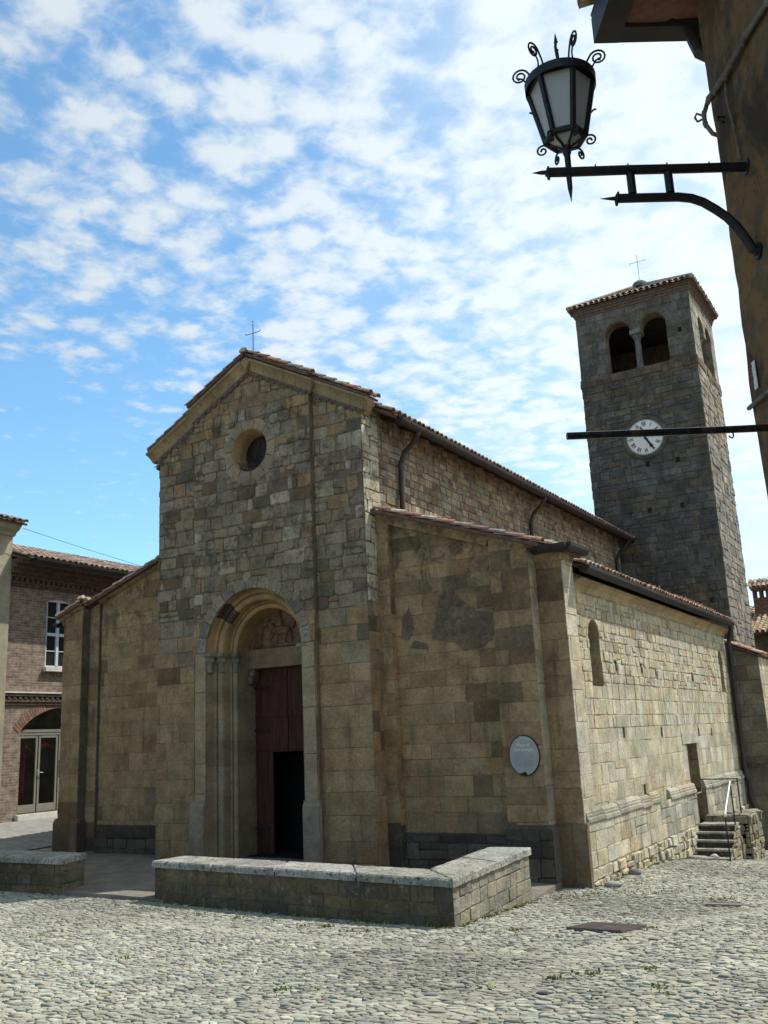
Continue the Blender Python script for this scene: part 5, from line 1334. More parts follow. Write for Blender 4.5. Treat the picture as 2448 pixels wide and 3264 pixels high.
# ------------------------------------------------------------------ brick house across the street
bh = thing('brick_house', 'red brick house with tall white window and arched glazed door', 'house', (-11.0, 8.0, 0.3))
HX = -11.0
def seg_arch(y0, y1, z0, zs, rise, seg=16):
    c = (y0 + y1) / 2; w = y1 - y0; r = w * w / (8 * rise) + rise / 2; zc_ = zs + rise - r; a = math.asin(w / 2 / r)
    return [(y0, z0), (y1, z0)] + [(c + r * math.sin(a - 2 * a * i / seg), zc_ + r * math.cos(a - 2 * a * i / seg)) for i in range(seg + 1)]
DA = seg_arch(3.06, 6.0, 0.56, 2.90, 0.62)
WP = seg_arch(3.80, 4.70, 4.70, 6.68, 0.08, 6)
W2P = seg_arch(7.3, 8.2, 4.70, 6.68, 0.08, 6)
m = MB()
def sheet(mbx, x, outline, holes, nx=1):
    loops = [[Vector((p[0], p[1], 0)) for p in l] for l in [outline] + list(holes)]; allp = [p for l in loops for p in l]
    tr = geometry.tessellate_polygon(loops); fs = []
    for t in tr:
        a, b, c = (allp[i] for i in t); ccw = (b - a).cross(c - a).z > 0
        fs.append(tuple(t) if ccw == (nx > 0) else tuple(t)[::-1])
    mbx.add([(x, p.x, p.y) for p in allp], fs)
sheet(m, HX, [(2.3, -0.3), (14, -0.3), (14, 7.95), (2.3, 7.95)], [DA, WP, W2P])
for poly, dp in ((DA, 0.30), (WP, 0.16), (W2P, 0.16)):
    k = len(poly)
    for i in range(k):
        a, b = poly[i], poly[(i + 1) % k]; m.poly([(HX, *a), (HX, *b), (HX - dp, *b), (HX - dp, *a)])
m.poly([(HX, 14, -0.3), (HX - 8, 14, -0.3), (HX - 4, 14, 8.9), (HX, 14, 7.95)])
m.build('wall', 'brick', bh)
m = MB()
for (z0, z1, x1) in ((3.60, 3.68, 0.05), (3.68, 3.76, 0.08), (3.84, 3.92, 0.12)): m.box((HX - 0.02, 2.3, z0), (HX + x1, 14, z1 - 0.003))
for i in range(60): m.box((HX - 0.02, 2.3 + i * 0.19, 3.76), (HX + 0.10, 2.40 + i * 0.19, 3.838))
m.build('string_course', 'brickred', bh)
m = MB(); m.box((HX - 0.02, 2.3, 3.922), (HX + 0.15, 14, 3.965), (0.4, 0.38, 0.33)); m.build('ledge', 'marble', bh)
m = MB(); rg = random.Random(3)                                    # brick-on-edge arch
c_ = 4.53; w_ = 2.94; rise = 0.62; r_ = w_ * w_ / (8 * rise) + rise / 2; zc_ = 2.90 + rise - r_; aa = math.asin(w_ / 2 / r_); n = 40
for i in range(n):
    t0 = -aa - 0.06 + (2 * aa + 0.12) * i / n; t1 = t0 + (2 * aa + 0.12) / n * 0.86
    col = jitc((0.21, 0.125, 0.09), rg, 0.25)
    pts = [(HX, c_ + math.sin(t) * rr, zc_ + math.cos(t) * rr) for t, rr in ((t0, r_ + 0.002), (t1, r_ + 0.002), (t1, r_ + 0.27), (t0, r_ + 0.27))]
    m.extrude(pts, (0.012, 0, 0), col)
m.build('arch', 'tile', bh)
def window(y0, y1, z0, z1, lab=None):
    x = HX - 0.09; m = MB(); t = 0.055; yc = (y0 + y1) / 2
    zt_ = z0 + (z1 - z0) * 0.50
    m.box((x, y0, z0), (x + 0.06, y0 + t, z1 + 0.08)); m.box((x, y1 - t, z0), (x + 0.06, y1, z1 + 0.08)); m.box((x, y0 + t, z0), (x + 0.06, y1 - t, z0 + 0.06)); m.box((x, y0 + t, z1 - 0.0), (x + 0.06, y1 - t, z1 + 0.08))
    m.box((x - 0.01, y0 + t, zt_ - 0.045), (x + 0.07, y1 - t, zt_ + 0.045)); m.box((x + 0.004, yc - 0.045, z0 + 0.06), (x + 0.074, yc + 0.045, zt_ - 0.045)); m.box((x + 0.004, yc - 0.045, zt_ + 0.045), (x + 0.074, yc + 0.045, z1))
    for zz in (z0 + (zt_ - z0) * 0.5, zt_ + (z1 - zt_) * 0.52):
        m.box((x + 0.01, y0 + t, zz - 0.012), (x + 0.05, yc - 0.045, zz + 0.012)); m.box((x + 0.01, yc + 0.045, zz - 0.012), (x + 0.05, y1 - t, zz + 0.012))
    w = MB(); w.box((x + 0.015, y0 + 0.02, z0 + 0.02), (x + 0.02, y1 - 0.02, z1 + 0.04)); wo = m.build('window', 'whitewood', bh); w.build('pane', 'pane', wo)
    s_ = MB(); s_.box((HX - 0.1, y0 - 0.06, z0 - 0.12), (HX + 0.14, y1 + 0.06, z0 - 0.005), (0.45, 0.43, 0.38)); s_.build('sill', 'marble', wo)
window(3.80, 4.70, 4.70, 6.68); window(7.3, 8.2, 4.70, 6.68)
m = MB(); x = HX - 0.22; t = 0.05
ys = [3.08, 3.80, 4.53, 5.26, 5.98]
m.box((x, 3.06, 2.82), (x + 0.08, 6.0, 2.90)); m.box((x, 3.06, 0.56), (x + 0.07, 3.11, 2.82)); m.box((x, 5.95, 0.56), (x + 0.07, 6.0, 2.82))
m.box((x, 3.11, 2.74), (x + 0.07, 5.95, 2.80))
dr = m.build('glazed_door', 'greywood', bh)
for a, b in zip(ys, ys[1:]):
    m = MB(); a += 0.035; b -= 0.01
    m.box((x + 0.01, a, 0.58), (x + 0.06, a + 0.06, 2.735)); m.box((x + 0.01, b - 0.06, 0.58), (x + 0.06, b, 2.735)); m.box((x + 0.01, a + 0.06, 0.58), (x + 0.06, b - 0.06, 0.80)); m.box((x + 0.01, a + 0.075, 2.66), (x + 0.06, b - 0.075, 2.735))
    m.build('leaf', 'greywood', dr)
m = MB(); m.box((x + 0.03, 3.10, 0.60), (x + 0.034, 5.97, 3.6)); m.build('pane', 'clear', dr)
m = MB(); m.tube([(x + 0.06, 3.84, 1.68), (x + 0.13, 3.84, 1.68), (x + 0.13, 3.97, 1.67)], 0.012, 6); m.box((x + 0.055, 3.82, 1.60), (x + 0.068, 3.86, 1.76)); m.build('handle', 'rail', dr)
m = MB()
def drape(y0, y1, x0, z0, z1):
    k = 26; vs = []
    for i in range(k + 1):
        y = y0 + (y1 - y0) * i / k; xx = x0 + 0.035 * math.sin(i * 1.3) + 0.02 * math.sin(i * 2.9)
        vs += [(xx, y, z0), (xx, y + 0.02, z1)]
    m.add(vs, [(2 * i, 2 * i + 2, 2 * i + 3, 2 * i + 1) for i in range(k)])
drape(3.1, 3.50, HX - 0.36, 0.6, 3.1); drape(5.4, 5.95, HX - 0.5, 0.6, 3.1)
m.tube([(HX - 0.5, 3.5, 2.5), (HX - 0.48, 3.9, 2.2), (HX - 0.5, 4.3, 2.5), (HX - 0.48, 4.9, 2.2), (HX - 0.5, 5.5, 2.5)], 0.06, 8)
m.build('curtain', 'curtain', bh)
m = MB(); m.box((HX - 2.6, 2.6, 0.3), (HX - 2.5, 6.5, 4.0)); m.box((HX - 2.5, 2.6, 0.3), (HX - 0.31, 2.7, 4.0)); m.box((HX - 2.5, 6.4, 0.3), (HX - 0.31, 6.5, 4.0)); m.box((HX - 2.5, 2.7, 3.9), (HX - 0.31, 6.4, 4.0)); m.box((HX - 2.5, 2.7, 0.3), (HX - 0.31, 6.4, 0.5)); m.build('room', 'dark', bh)
m = MB(); m.box((HX - 0.3, 2.95, 0.30), (HX + 0.16, 6.1, 0.555), (0.4, 0.39, 0.35)); m.build('threshold', 'marble', bh)
m = MB()
for (z0, z1, x1) in ((7.02, 7.09, 0.05), (7.09, 7.16, 0.09), (7.26, 7.36, 0.16), (7.36, 7.5, 0.28), (7.5, 7.62, 0.42), (7.62, 7.74, 0.72)): m.box((HX - 0.02, 2.3, z0), (HX + x1, 14, z1 - 0.003))
for i in range(62): m.box((HX - 0.02, 2.35 + i * 0.19, 7.16), (HX + 0.13, 2.45 + i * 0.19, 7.258))
m.build('cornice', 'brickred', bh)
m = MB(); rb = MB(); sv = Vector((-1, 0, 0.32)); nv = Vector((0.32, 0, 1))
tiles(m, (-10.20, 2.28, 7.74), (-10.20, 14.1, 7.74), sv, nv, 3.7, 501, cols=[(0.24, 0.19, 0.15), (0.30, 0.22, 0.17), (0.35, 0.29, 0.23), (0.2, 0.15, 0.12)])
slab(rb, [(-10.2, 2.28, 7.74), (-10.2, 14.1, 7.74), (-13.8, 14.1, 7.74 + 3.6 * .32), (-13.8, 2.28, 7.74 + 3.6 * .32)], 0.09); slab(rb, [(-13.8, 2.28, 8.892), (-13.8, 14.1, 8.892), (-17.4, 14.1, 7.74), (-17.4, 2.28, 7.74)], 0.09)
rf = m.build('roof', 'tile', bh); rb.build('roof_deck', 'roofbase', rf)
gutter([(-10.10, 2.55, 7.72), (-10.10, 14.0, 7.72)], s=1.7).build('gutter', 'gutter', bh)

ph = thing('plaster_house', 'pale plastered house with tiled eave joined to the brick house', 'house', (-10.8, -3.0, 0.3))
m = MB(); rg = random.Random(12); PX = -10.78
sheet(m, PX, [(-14, -0.3), (2.30, -0.3), (2.30, 8.85), (-14, 8.85)], [])
m.poly([(PX, 2.30, -0.3), (-16, 2.30, -0.3), (-14.4, 2.30, 9.95), (PX, 2.30, 8.85)])
m.build('wall', 'plaster_l', ph)
m = MB(); m.prism([(-0.03, 8.40), (0.06, 8.42), (0.10, 8.50), (0.24, 8.58), (0.34, 8.70), (0.36, 8.76), (-0.03, 8.86)], (PX, -14, 0), (PX, 2.34, 0), X, Zv, (0.25, 0.22, 0.17)); m.build('cornice', 'plaster_l', ph)
m = MB(); rb = MB()
tiles(m, (-10.36, -14, 8.76), (-10.36, 2.46, 8.76), sv, nv, 3.8, 502, cols=[(0.24, 0.19, 0.15), (0.30, 0.22, 0.17), (0.2, 0.15, 0.12)])
slab(rb, [(-10.36, -14, 8.76), (-10.36, 2.46, 8.76), (-14, 2.46, 8.76 + 3.64 * .32), (-14, -14, 8.76 + 3.64 * .32)], 0.07); slab(rb, [(-14, -14, 9.925), (-14, 2.46, 9.925), (-18, 2.46, 8.7), (-18, -14, 8.7)], 0.07)
rf = m.build('roof', 'tile', ph); rb.build('roof_deck', 'roofbase', rf)
m = MB(); m.tube([(-10.45, 2.38, 8.62), (-10.4, 4.5, 8.36), (-10.3, 7.2, 8.06)], 0.007, 5); o = m.build('overhead_wire', 'iron', base=(-10.45, 2.38, 8.6), label='thin black wire slung from the plaster house eave', category='wire')

# ------------------------------------------------------------------ house behind the tower
rh = thing('rear_house', 'dark house with red tiled roof and brick chimney behind the tower', 'house', (9, 27, -2.0))
m = MB(); m.box((4.0, 26.0, -4), (18, 33, 5.6), (0.10, 0.075, 0.05)); m.build('wall', 'sidestone', rh)
m = MB(); rb = MB(); sv2 = Vector((0, 1, 0.35)); nv2 = Vector((0, -0.35, 1))
tiles(m, (3.8, 25.45, 5.72), (18, 25.45, 5.72), sv2, nv2, 4.35 * math.hypot(1, .35), 503, cols=[(0.36, 0.22, 0.15), (0.42, 0.31, 0.22), (0.30, 0.19, 0.13), (0.38, 0.30, 0.22), (0.25, 0.24, 0.15)])
slab(rb, [(3.8, 25.45, 5.72), (18, 25.45, 5.72), (18, 29.8, 7.24), (3.8, 29.8, 7.24)], 0.08); slab(rb, [(3.8, 29.8, 7.24), (18, 29.8, 7.24), (18, 33.6, 5.8), (3.8, 33.6, 5.8)], 0.08)
rf = m.build('roof', 'tile', rh); rb.build('roof_deck', 'roofbase', rf)
m = MB(); rg = random.Random(30); cx0, cx1, cy0, cy1 = 5.16, 5.80, 28.0, 28.64
z = 6.3
while z < 7.40:
    x = cx0
    while x < cx1 - 0.01:
        w = min(rg.uniform(0.18, 0.26), cx1 - x)
        m.box((x + 0.004, cy0 - rg.uniform(0, .006), z + 0.004), (x + w - 0.004, cy1, z + 0.066), jitc((0.15, 0.08, 0.055), rg, 0.25)); x += w
    z += 0.07
m.box((cx0 + 0.01, cy0 + 0.01, 6.3), (cx1 - 0.01, cy1 + 0.02, 7.40), (0.10, 0.07, 0.05))
for (ax, ay) in ((0, 0), (0.27, 0), (0.54, 0), (0, 0.54), (0.54, 0.54), (0.27, 0.54)): m.box((cx0 + ax, cy0 + ay, 7.40), (cx0 + ax + 0.10, cy0 + ay + 0.10, 7.76), (0.09, 0.06, 0.05))
m.box((cx0 - 0.06, cy0 - 0.06, 7.76), (cx1 + 0.06, cy1 + 0.06, 7.84), (0.15, 0.09, 0.06))
chm = m.build('chimney', 'tile', rf)
m = MB(); mx = (cx0 + cx1) / 2
tiles(m, (cx0 - 0.16, cy0 - 0.14, 7.86), (cx1 + 0.16, cy0 - 0.14, 7.86), Vector((0, 1, 0.75)), Vector((0, -0.75, 1)), 0.62, 504)
tiles(m, (cx1 + 0.16, cy1 + 0.14, 7.86), (cx0 - 0.16, cy1 + 0.14, 7.86), Vector((0, -1, 0.75)), Vector((0, 0.75, 1)), 0.62, 505)
m.extrude([(cx0 - 0.1, cy0 - 0.12, 7.84), (cx0 - 0.1, cy1 + 0.12, 7.84), (cx0 - 0.1, (cy0 + cy1) / 2, 8.18)], (cx1 - cx0 + 0.2, 0, 0), (0.13, 0.08, 0.06))
# chimney cap is part of the chimney's own mesh level
m.build('chimney_cap', 'tile', rf)

# ------------------------------------------------------------------ corner house on the right, with lantern and pole
ef = Vector((-0.53461775, 0.845094, 0)); er = Vector((0.845094, 0.53461775, 0))
C0 = Vector((CAM.x, CAM.y, 0))
def Q(r, f, z): return C0 + er * r + ef * f + Vector((0, 0, z))
kh = thing('corner_house', 'shadowed ochre plaster house corner with overhanging eave and gutter', 'house', Q(3.5, 2.0, 0.3))
m = MB(); rg = random.Random(50)
RW = 2.43
# street face, lightly uneven, and the return face beyond the corner
nf, nz_ = 40, 60; fs_ = np.linspace(-4.0, 5.3, nf); zs_ = np.linspace(-0.2, 7.0, nz_)
wob = [[rg.uniform(-0.008, 0.008) for _ in range(nf)] for _ in range(nz_)]
ed = [0.012 * math.sin(z * 1.9) + 0.008 * math.sin(z * 5.1) + rg.uniform(-0.006, 0.006) for z in zs_]
vs = [Q(RW + wob[j][i] * (0.5 if i == nf - 1 else 1), fs_[i] + (ed[j] if i == nf - 1 else 0), zs_[j]) for j in range(nz_) for i in range(nf)]
m.add(vs, [(j * nf + i + 1, j * nf + i, (j + 1) * nf + i, (j + 1) * nf + i + 1) for j in range(nz_ - 1) for i in range(nf - 1)])
vs = []
for j in range(nz_): vs += [Q(RW + wob[j][-1] * 0.5, 5.3 + ed[j], zs_[j]), Q(9.0, 5.3, zs_[j])]
m.add(vs, [(2 * j, 2 * j + 2, 2 * j + 3, 2 * j + 1) for j in range(nz_ - 1)])
m.poly([Q(9, 5.3, -0.2), Q(9, -4, -0.2), Q(9, -4, 7), Q(9, 5.3, 7)]); m.poly([Q(RW, -4, -0.2), Q(9, -4, -0.2), Q(9, -4, 7), Q(RW, -4, 7)])
m.build('wall', 'plaster_r', kh)
m = MB(); m.poly([Q(1.93, -4, 6.905), Q(9, -4, 6.905), Q(9, 5.50, 6.905), Q(1.93, 5.50, 6.905)])
# lumpy render under the eave
for (r, f, a, b) in ((2.12, 5.18, 0.30, 0.20), (2.36, 5.26, 0.16, 0.12), (2.1, 4.7, 0.32, 0.3)):
    m.lathe([(a * 0.3, 0.0), (a, 0.012), (a * 1.02, 0.03)], Q(r, f, 6.875), 12)
m.build('soffit', 'soffit', kh)
m = MB(); m.prism([(0.0, 6.86), (0.17, 6.86), (0.19, 6.90), (0.20, 7.06), (0.0, 7.06)], Q(1.805, -4, 0), Q(1.805, 5.60, 0), er, Zv)
m.prism([(0.0, 6.862), (0.15, 6.862), (0.17, 6.90), (0.17, 7.062), (0.0, 7.062)], Q(1.81, 5.60, 0), Q(2.53, 5.60, 0), -ef, Zv)
m.build('gutter', 'gutter', kh)
m = MB(); m.tube([Q(2.46, 5.50, 6.92), Q(2.47, 5.49, 6.78), Q(2.485, 5.46, 6.66), Q(2.58, 5.42, 6.56), Q(2.60, 5.38, 6.3), Q(2.60, 5.38, 0.2)], 0.05, 12); m.build('downpipe', 'copperpipe', kh)
m = MB(); rb = MB(); svh = (er + Vector((0, 0, 0.36))); nvh = (Vector((0, 0, 1)) - er * 0.36)
tiles(m, Q(1.78, 5.62, 7.12), Q(1.78, -4, 7.12), svh, nvh, 3.6, 506); slab(rb, [Q(1.8, 5.6, 7.10), Q(1.8, -4, 7.10), Q(5.2, -4, 8.32), Q(5.2, 5.6, 8.32)], 0.06)
rf = m.build('roof', 'tile', kh); rb.build('roof_deck', 'roofbase', rf)
m = MB(); rg = random.Random(60)
pts = [Q(RW - 0.03, f, z) for f, z in ((2.5, 6.02), (3.4, 6.05), (4.36, 6.07), (4.70, 6.10), (4.98, 6.085), (5.15, 6.11))] + [Q(2.42, 5.31, 6.16), Q(2.395, 5.34, 6.08), Q(2.395, 5.34, 6.01), Q(2.43, 5.33, 5.93), Q(2.5, 5.33, 5.90)]
m.tube(pts, 0.015, 8)
m.tube([p + Vector((0, 0, 0.026 + 0.006 * math.sin(i * 2.1))) for i, p in enumerate(pts[:7])], 0.009, 6)
for p in pts[2:9]: m.blob(tuple(p), (0.018, 0.018, 0.03), rg)
for k in range(14): m.blob(tuple(pts[1].lerp(pts[5], k / 13) + Vector((0, 0, rg.uniform(-.02, .03)))), (0.016, 0.016, 0.02), rg)
m.tube([Q(2.39, 5.36, 6.09), Q(2.36, 5.37, 6.11), Q(2.345, 5.37, 6.08), Q(2.36, 5.37, 6.05), Q(2.39, 5.36, 6.06)], 0.008, 6)
m.tube([Q(RW - 0.015, f, z) for f, z in ((5.02, 6.09), (5.04, 5.99), (5.02, 5.86), (5.0, 5.76), (4.985, 5.62), (4.98, 5.50))], 0.007, 6)
m.build('cable', 'cable', kh)
m = MB(); m.tube([Q(RW, 5.12, 5.90), Q(RW - 0.05, 5.12, 5.90), Q(RW - 0.06, 5.10, 5.87), Q(RW - 0.04, 5.09, 5.84), Q(RW - 0.02, 5.10, 5.85)], 0.008, 6); m.build('wall_hook', 'iron', kh)
m = MB(); m.tube([Q(RW - 0.02, 5.33, 4.035), Q(RW - 0.03, 5.10, 4.03), Q(RW - 0.03, 4.7, 4.02)], 0.014, 8); m.build('stay_rod', 'cable', kh)
sk = thing('house_sticker', 'narrow white upright sticker with red capital letters on the corner house', 'sticker', Q(RW - 0.02, 5.2, 4.2))
m = MB(); m.extrude([Q(RW - 0.012, 5.225, 4.285), Q(RW - 0.012, 5.18, 4.285), Q(RW - 0.012, 5.18, 4.112), Q(RW - 0.012, 5.225, 4.112)], tuple(-er * 0.004)); m.build('label_strip', 'stickerw', sk)
def rot_from(xa, ya):
    za_ = xa.cross(ya); return Matrix((xa, ya, za_)).transposed().to_euler()
# letters run down the strip, turned a quarter
text('ONON', 0.046, Q(RW - 0.018, 5.217, 4.21), rot_from(Vector((0, 0, -1)), -ef * -1.0), 'stickerr', sk, 0.001)

K_ = 1.2273
ln = thing('wall_lantern', 'black wrought-iron wall lantern with opal panes on a bracket arm', 'street lamp', Q(RW, 4.95, 5.4))
def LP(r, z, df=0.0): return Q(r * K_, 4.95 + df * K_, CAM.z + (z - CAM.z) * K_)
m = MB(); fl_ = (0, 0, 1)
m.tube([LP(1.005, 4.829), LP(1.12, 4.829), LP(1.4, 4.832), LP(1.7, 4.831), LP(1.975, 4.832)], 0.029, 10)
m.tube([LP(1.01, 4.829), LP(0.97, 4.829), LP(0.925, 4.828)], [0.014, 0.012, 0.001], 8)
m.tube([LP(1.008, 4.862), LP(1.004, 4.83), LP(1.006, 4.79)], [0.006, 0.017, 0.008], 8); m.tube([LP(1.0, 4.829, -0.03), LP(1.004, 4.829, 0), LP(1.0, 4.829, 0.03)], [0.006, 0.016, 0.006], 8)
m.tube([LP(1.335, 4.678), LP(1.50, 4.678), LP(1.627, 4.677), LP(1.69, 4.668), LP(1.745, 4.645), LP(1.80, 4.605), LP(1.85, 4.562), LP(1.895, 4.505), LP(1.93, 4.44), LP(1.955, 4.385), LP(1.975, 4.375)], 0.0275, 10)
m.tube([LP(1.335, 4.678), LP(1.30, 4.678), LP(1.244, 4.679)], [0.013, 0.011, 0.001], 8)
m.tube([LP(1.338, 4.714), LP(1.326, 4.68), LP(1.322, 4.64)], [0.006, 0.017, 0.008], 8)
for r in (1.406, 1.591): m.tube([LP(r, 4.81), LP(r, 4.70)], 0.025, 10)
for r in (1.24, 1.4, 1.592, 1.8): m.tube([LP(r, 4.85), LP(r, 4.868)], [0.008, 0.003], 6)
m.tube([LP(1.105, 4.82), LP(1.105, 4.74), LP(1.105, 4.666)], [0.018, 0.015, 0.001], 8)
m.lathe([(0.05, 0.0), (0.05, 0.02)], LP(1.975, 4.832), 10, ax=tuple(er)); m.lathe([(0.05, 0.0), (0.05, 0.02)], LP(1.97, 4.378), 10, ax=tuple(er))
m.build('bracket', 'iron', ln)
def LL(a, rad, z):
    """point at angle a (deg, 0 = towards the photographer's side) and radius rad from the lantern axis"""
    return LP(1.107 + rad * math.sin(R(a)), z, -rad * math.cos(R(a)))
VA = [10 + 60 * k for k in range(6)]
ZB, ZT, RB, RT = 5.012, 5.308, 0.096, 0.160
m = MB()
for a in VA:
    m.tube([LL(a, RB, ZB), LL(a, RT, ZT)], 0.020, 6)
    m.tube([LL(a, RB, ZB), LL(a, RB * 0.72, ZB - 0.024), LL(a, RB * 0.36, ZB - 0.040), LL(a, 0.016, ZB - 0.062)], 0.009, 6)
for i in range(6):
    a, b = VA[i], VA[(i + 1) % 6]
    m.tube([LL(a, RB, ZB), LL(b, RB, ZB)], 0.020, 6)
    m.tube([LL(a, RT, ZT), LL(b, RT, ZT)], 0.014, 6)
n = 36                                                             # round skirt and dome
for (r0, z0, r1, z1) in ((0.174, ZT - 0.018, 0.176, ZT + 0.028), (0.176, ZT + 0.028, 0.165, ZT + 0.034), (0.165, ZT + 0.034, 0.07, ZT + 0.075), (0.07, ZT + 0.075, 0.002, ZT + 0.085), (0.170, ZT - 0.018, 0.170, ZT + 0.02)):
    for i in range(n):
        a0, a1 = 360 * i / n, 360 * (i + 1) / n; m.poly([LL(a0, r0, z0), LL(a1, r0, z0), LL(a1, r1, z1), LL(a0, r1, z1)])
m.tube([LL(0, 0, ZB - 0.045), LL(0, 0, ZB - 0.08), LL(0, 0, ZB - 0.095), LL(0, 0, 4.83)], [0.03, 0.026, 0.019, 0.018], 10)
for a, r_s in ((93, 1), (273, 1)):                                 # door catches
    p0 = LL(a - 6, 0.125, 5.15); m.tube([p0, LL(a - 6, 0.14, 5.152), LL(a - 6, 0.15, 5.165), LL(a - 6, 0.165, 5.17)], 0.006, 5)
m.build('lantern_frame', 'iron', ln)
for i in range(6):
    a, b = VA[i], VA[(i + 1) % 6]; m = MB()
    m.poly([LL(a, RB * 0.98, ZB), LL(b, RB * 0.98, ZB), LL(b, RT * 0.98, ZT), LL(a, RT * 0.98, ZT)]); m.build('pane', 'opal', ln)
m = MB()
for i in range(6):
    a, b = VA[i], VA[(i + 1) % 6]; m.poly([LL(a, RB * 0.9, ZB - 0.006), LL(b, RB * 0.9, ZB - 0.006), LL(b, 0.016, ZB - 0.052), LL(a, 0.016, ZB - 0.052)])
m.build('lower_glass', 'opal', ln)
def scroll(a, r0, z0, pts, rad=0.008):
    m = MB(); m.tube([LL(a, r0 + x, z0 + y) for x, y in pts], [rad * (1 if i < len(pts) - 2 else 1.3) for i in range(len(pts))], 6); m.build('scroll', 'iron', ln)
# upper scrolls: leave the skirt, arch outwards and curl in on themselves
def spiral(cx_, cy_, r0, r1, a0, a1, n=22): return [(cx_ + (r0 + (r1 - r0) * i / n) * math.cos(R(a0 + (a1 - a0) * i / n)), cy_ + (r0 + (r1 - r0) * i / n) * math.sin(R(a0 + (a1 - a0) * i / n))) for i in range(n + 1)]
for a in VA:
    scroll(a, 0.12, ZT + 0.05, [(0.0, 0.0), (0.015, 0.045), (0.035, 0.078)] + spiral(0.075, 0.062, 0.042, 0.010, 140, -460), 0.0062)
    scroll(a, 0.168, ZT + 0.03, [(0.0, 0.0), (-0.004, 0.02), (-0.003, 0.04), (0.010, 0.058)] + spiral(0.030, 0.052, 0.022, 0.016, 160, 60, 6), 0.0055)
    scroll(a, RB, ZB - 0.008, [(0.0, 0.0), (0.012, -0.001)] + spiral(0.020, -0.030, 0.030, 0.006, 100, -370), 0.0062)
m = MB(); m.tube([LL(0, 0, ZT + 0.07), LL(40, 0.004, ZT + 0.15), LL(160, 0.004, ZT + 0.19), LL(270, 0.004, ZT + 0.23), LL(0, 0.003, ZT + 0.27), LL(0, 0.0, ZT + 0.31)], [0.011, 0.010, 0.012, 0.009, 0.010, 0.002], 7)
for k in range(3): m.lathe([(0.006, -0.012), (0.014, 0), (0.005, 0.012)], LL(0, 0, ZT + 0.16 + 0.05 * k), 7)
m.build('finial', 'iron', ln)

bp = thing('banner_pole', 'plain black horizontal iron pole with small hook below the lantern', 'pole', Q(RW, 4.6, 3.667))
m = MB(); m.tube([Q(1.113, 4.6, 3.667), Q(1.8, 4.6, 3.670), Q(RW, 4.6, 3.676)], 0.0195, 12)
rg = random.Random(9)
m.build('pole', 'rusty', bp)
m = MB(); m.tube([Q(1.978, 4.6, 3.655), Q(1.980, 4.6, 3.636), Q(1.972, 4.6, 3.625), Q(1.960, 4.6, 3.630), Q(1.957, 4.6, 3.640)], 0.0045, 6); m.build('hook', 'iron', bp)
m = MB(); m.lathe([(0.06, 0.0), (0.06, 0.02)], Q(RW - 0.01, 4.6, 3.676), 12, ax=tuple(er)); m.build('wall_plate', 'iron', bp)

# ------------------------------------------------------------------ covers let into the cobbles
def plate(nm, lab, c, ax, w, h, mat, studs):
    cx, cy = c; z = g1(cx, cy) + 0.028; t = thing(nm, lab, 'manhole cover', (cx, cy, z))
    u = Vector((math.cos(ax), math.sin(ax), 0)); v = Vector((-u.y, u.x, 0)); e = 0.6
    dzu = (g1(cx + u.x * e, cy + u.y * e) - g1(cx - u.x * e, cy - u.y * e)) / (2 * e); dzv = (g1(cx + v.x * e, cy + v.y * e) - g1(cx - v.x * e, cy - v.y * e)) / (2 * e)
    u = u + Vector((0, 0, dzu)); v = v + Vector((0, 0, dzv)); n = u.cross(v).normalized(); O = Vector((cx, cy, z))
    m = MB(); m.extrude([O + u * a * w / 2 + v * b * h / 2 - n * 0.05 for a, b in ((-1, -1), (1, -1), (1, 1), (-1, 1))], n * 0.05)
    b_ = 0.02
    for (a0, a1, b0, b1) in ((-w / 2 - b_, w / 2 + b_, -h / 2 - b_, -h / 2), (-w / 2 - b_, w / 2 + b_, h / 2, h / 2 + b_), (-w / 2 - b_, -w / 2, -h / 2, h / 2), (w / 2, w / 2 + b_, -h / 2, h / 2)):
        m.extrude([O + u * x + v * y - n * 0.05 for x, y in ((a0, b0), (a1, b0), (a1, b1), (a0, b1))], n * 0.056)
    m.build('plate', mat, t)
    if studs:
        m = MB(); k1, k2 = int(w / 0.042), int(h / 0.042)
        for i in range(k1):
            for j in range(k2):
                if abs(i - k1 / 2) < 1.6 and abs(j - k2 / 2) < 1.2: continue
                p = O + u * ((i + 0.5) / k1 - 0.5) * w + v * ((j + 0.5) / k2 - 0.5) * h; s_ = 0.0135
                m.extrude([p - u * s_ - v * s_, p + u * s_ - v * s_, p + u * s_ + v * s_, p - u * s_ + v * s_], n * 0.009)
        m.build('stud_pattern', 'castiron', t)
    return t
plate('manhole_cover', 'rusty square studded iron cover set in the cobbles', (8.27, -4.05), R(-13), 0.68, 0.52, 'castiron', True)
plate('inspection_cover', 'small pale grey cover far out in the cobbled lane', (8.97, -1.16), R(4), 0.42, 0.26, 'paving', False)
# ------------------------------------------------------------------ cobbles
def in_poly(px_, py_, poly):
    r = np.zeros(len(px_), bool); j = len(poly) - 1
    for i in range(len(poly)):
        xi, yi = poly[i]; xj, yj = poly[j]
        c = ((yi > py_) != (yj > py_)) & (px_ < (xj - xi) * (py_ - yi) / (yj - yi + 1e-12) + xi); r ^= c; j = i
    return r
rs = np.random.RandomState(7)
th0 = R(14)
du, dv = 0.084, 0.050
uu = np.arange(-26, 26, du); vv = np.arange(-26, 26, dv)
UUg, VVg = np.meshgrid(uu, vv); UUg = UUg + (np.arange(len(vv)) % 2)[:, None] * du * 0.5
pu = (UUg + rs.uniform(-.041, .041, UUg.shape)).ravel(); pv_ = (VVg + rs.uniform(-.019, .019, UUg.shape)).ravel()
cxp = pu * math.cos(th0) - pv_ * math.sin(th0) + 5.0; cyp = pu * math.sin(th0) + pv_ * math.cos(th0) - 2.0
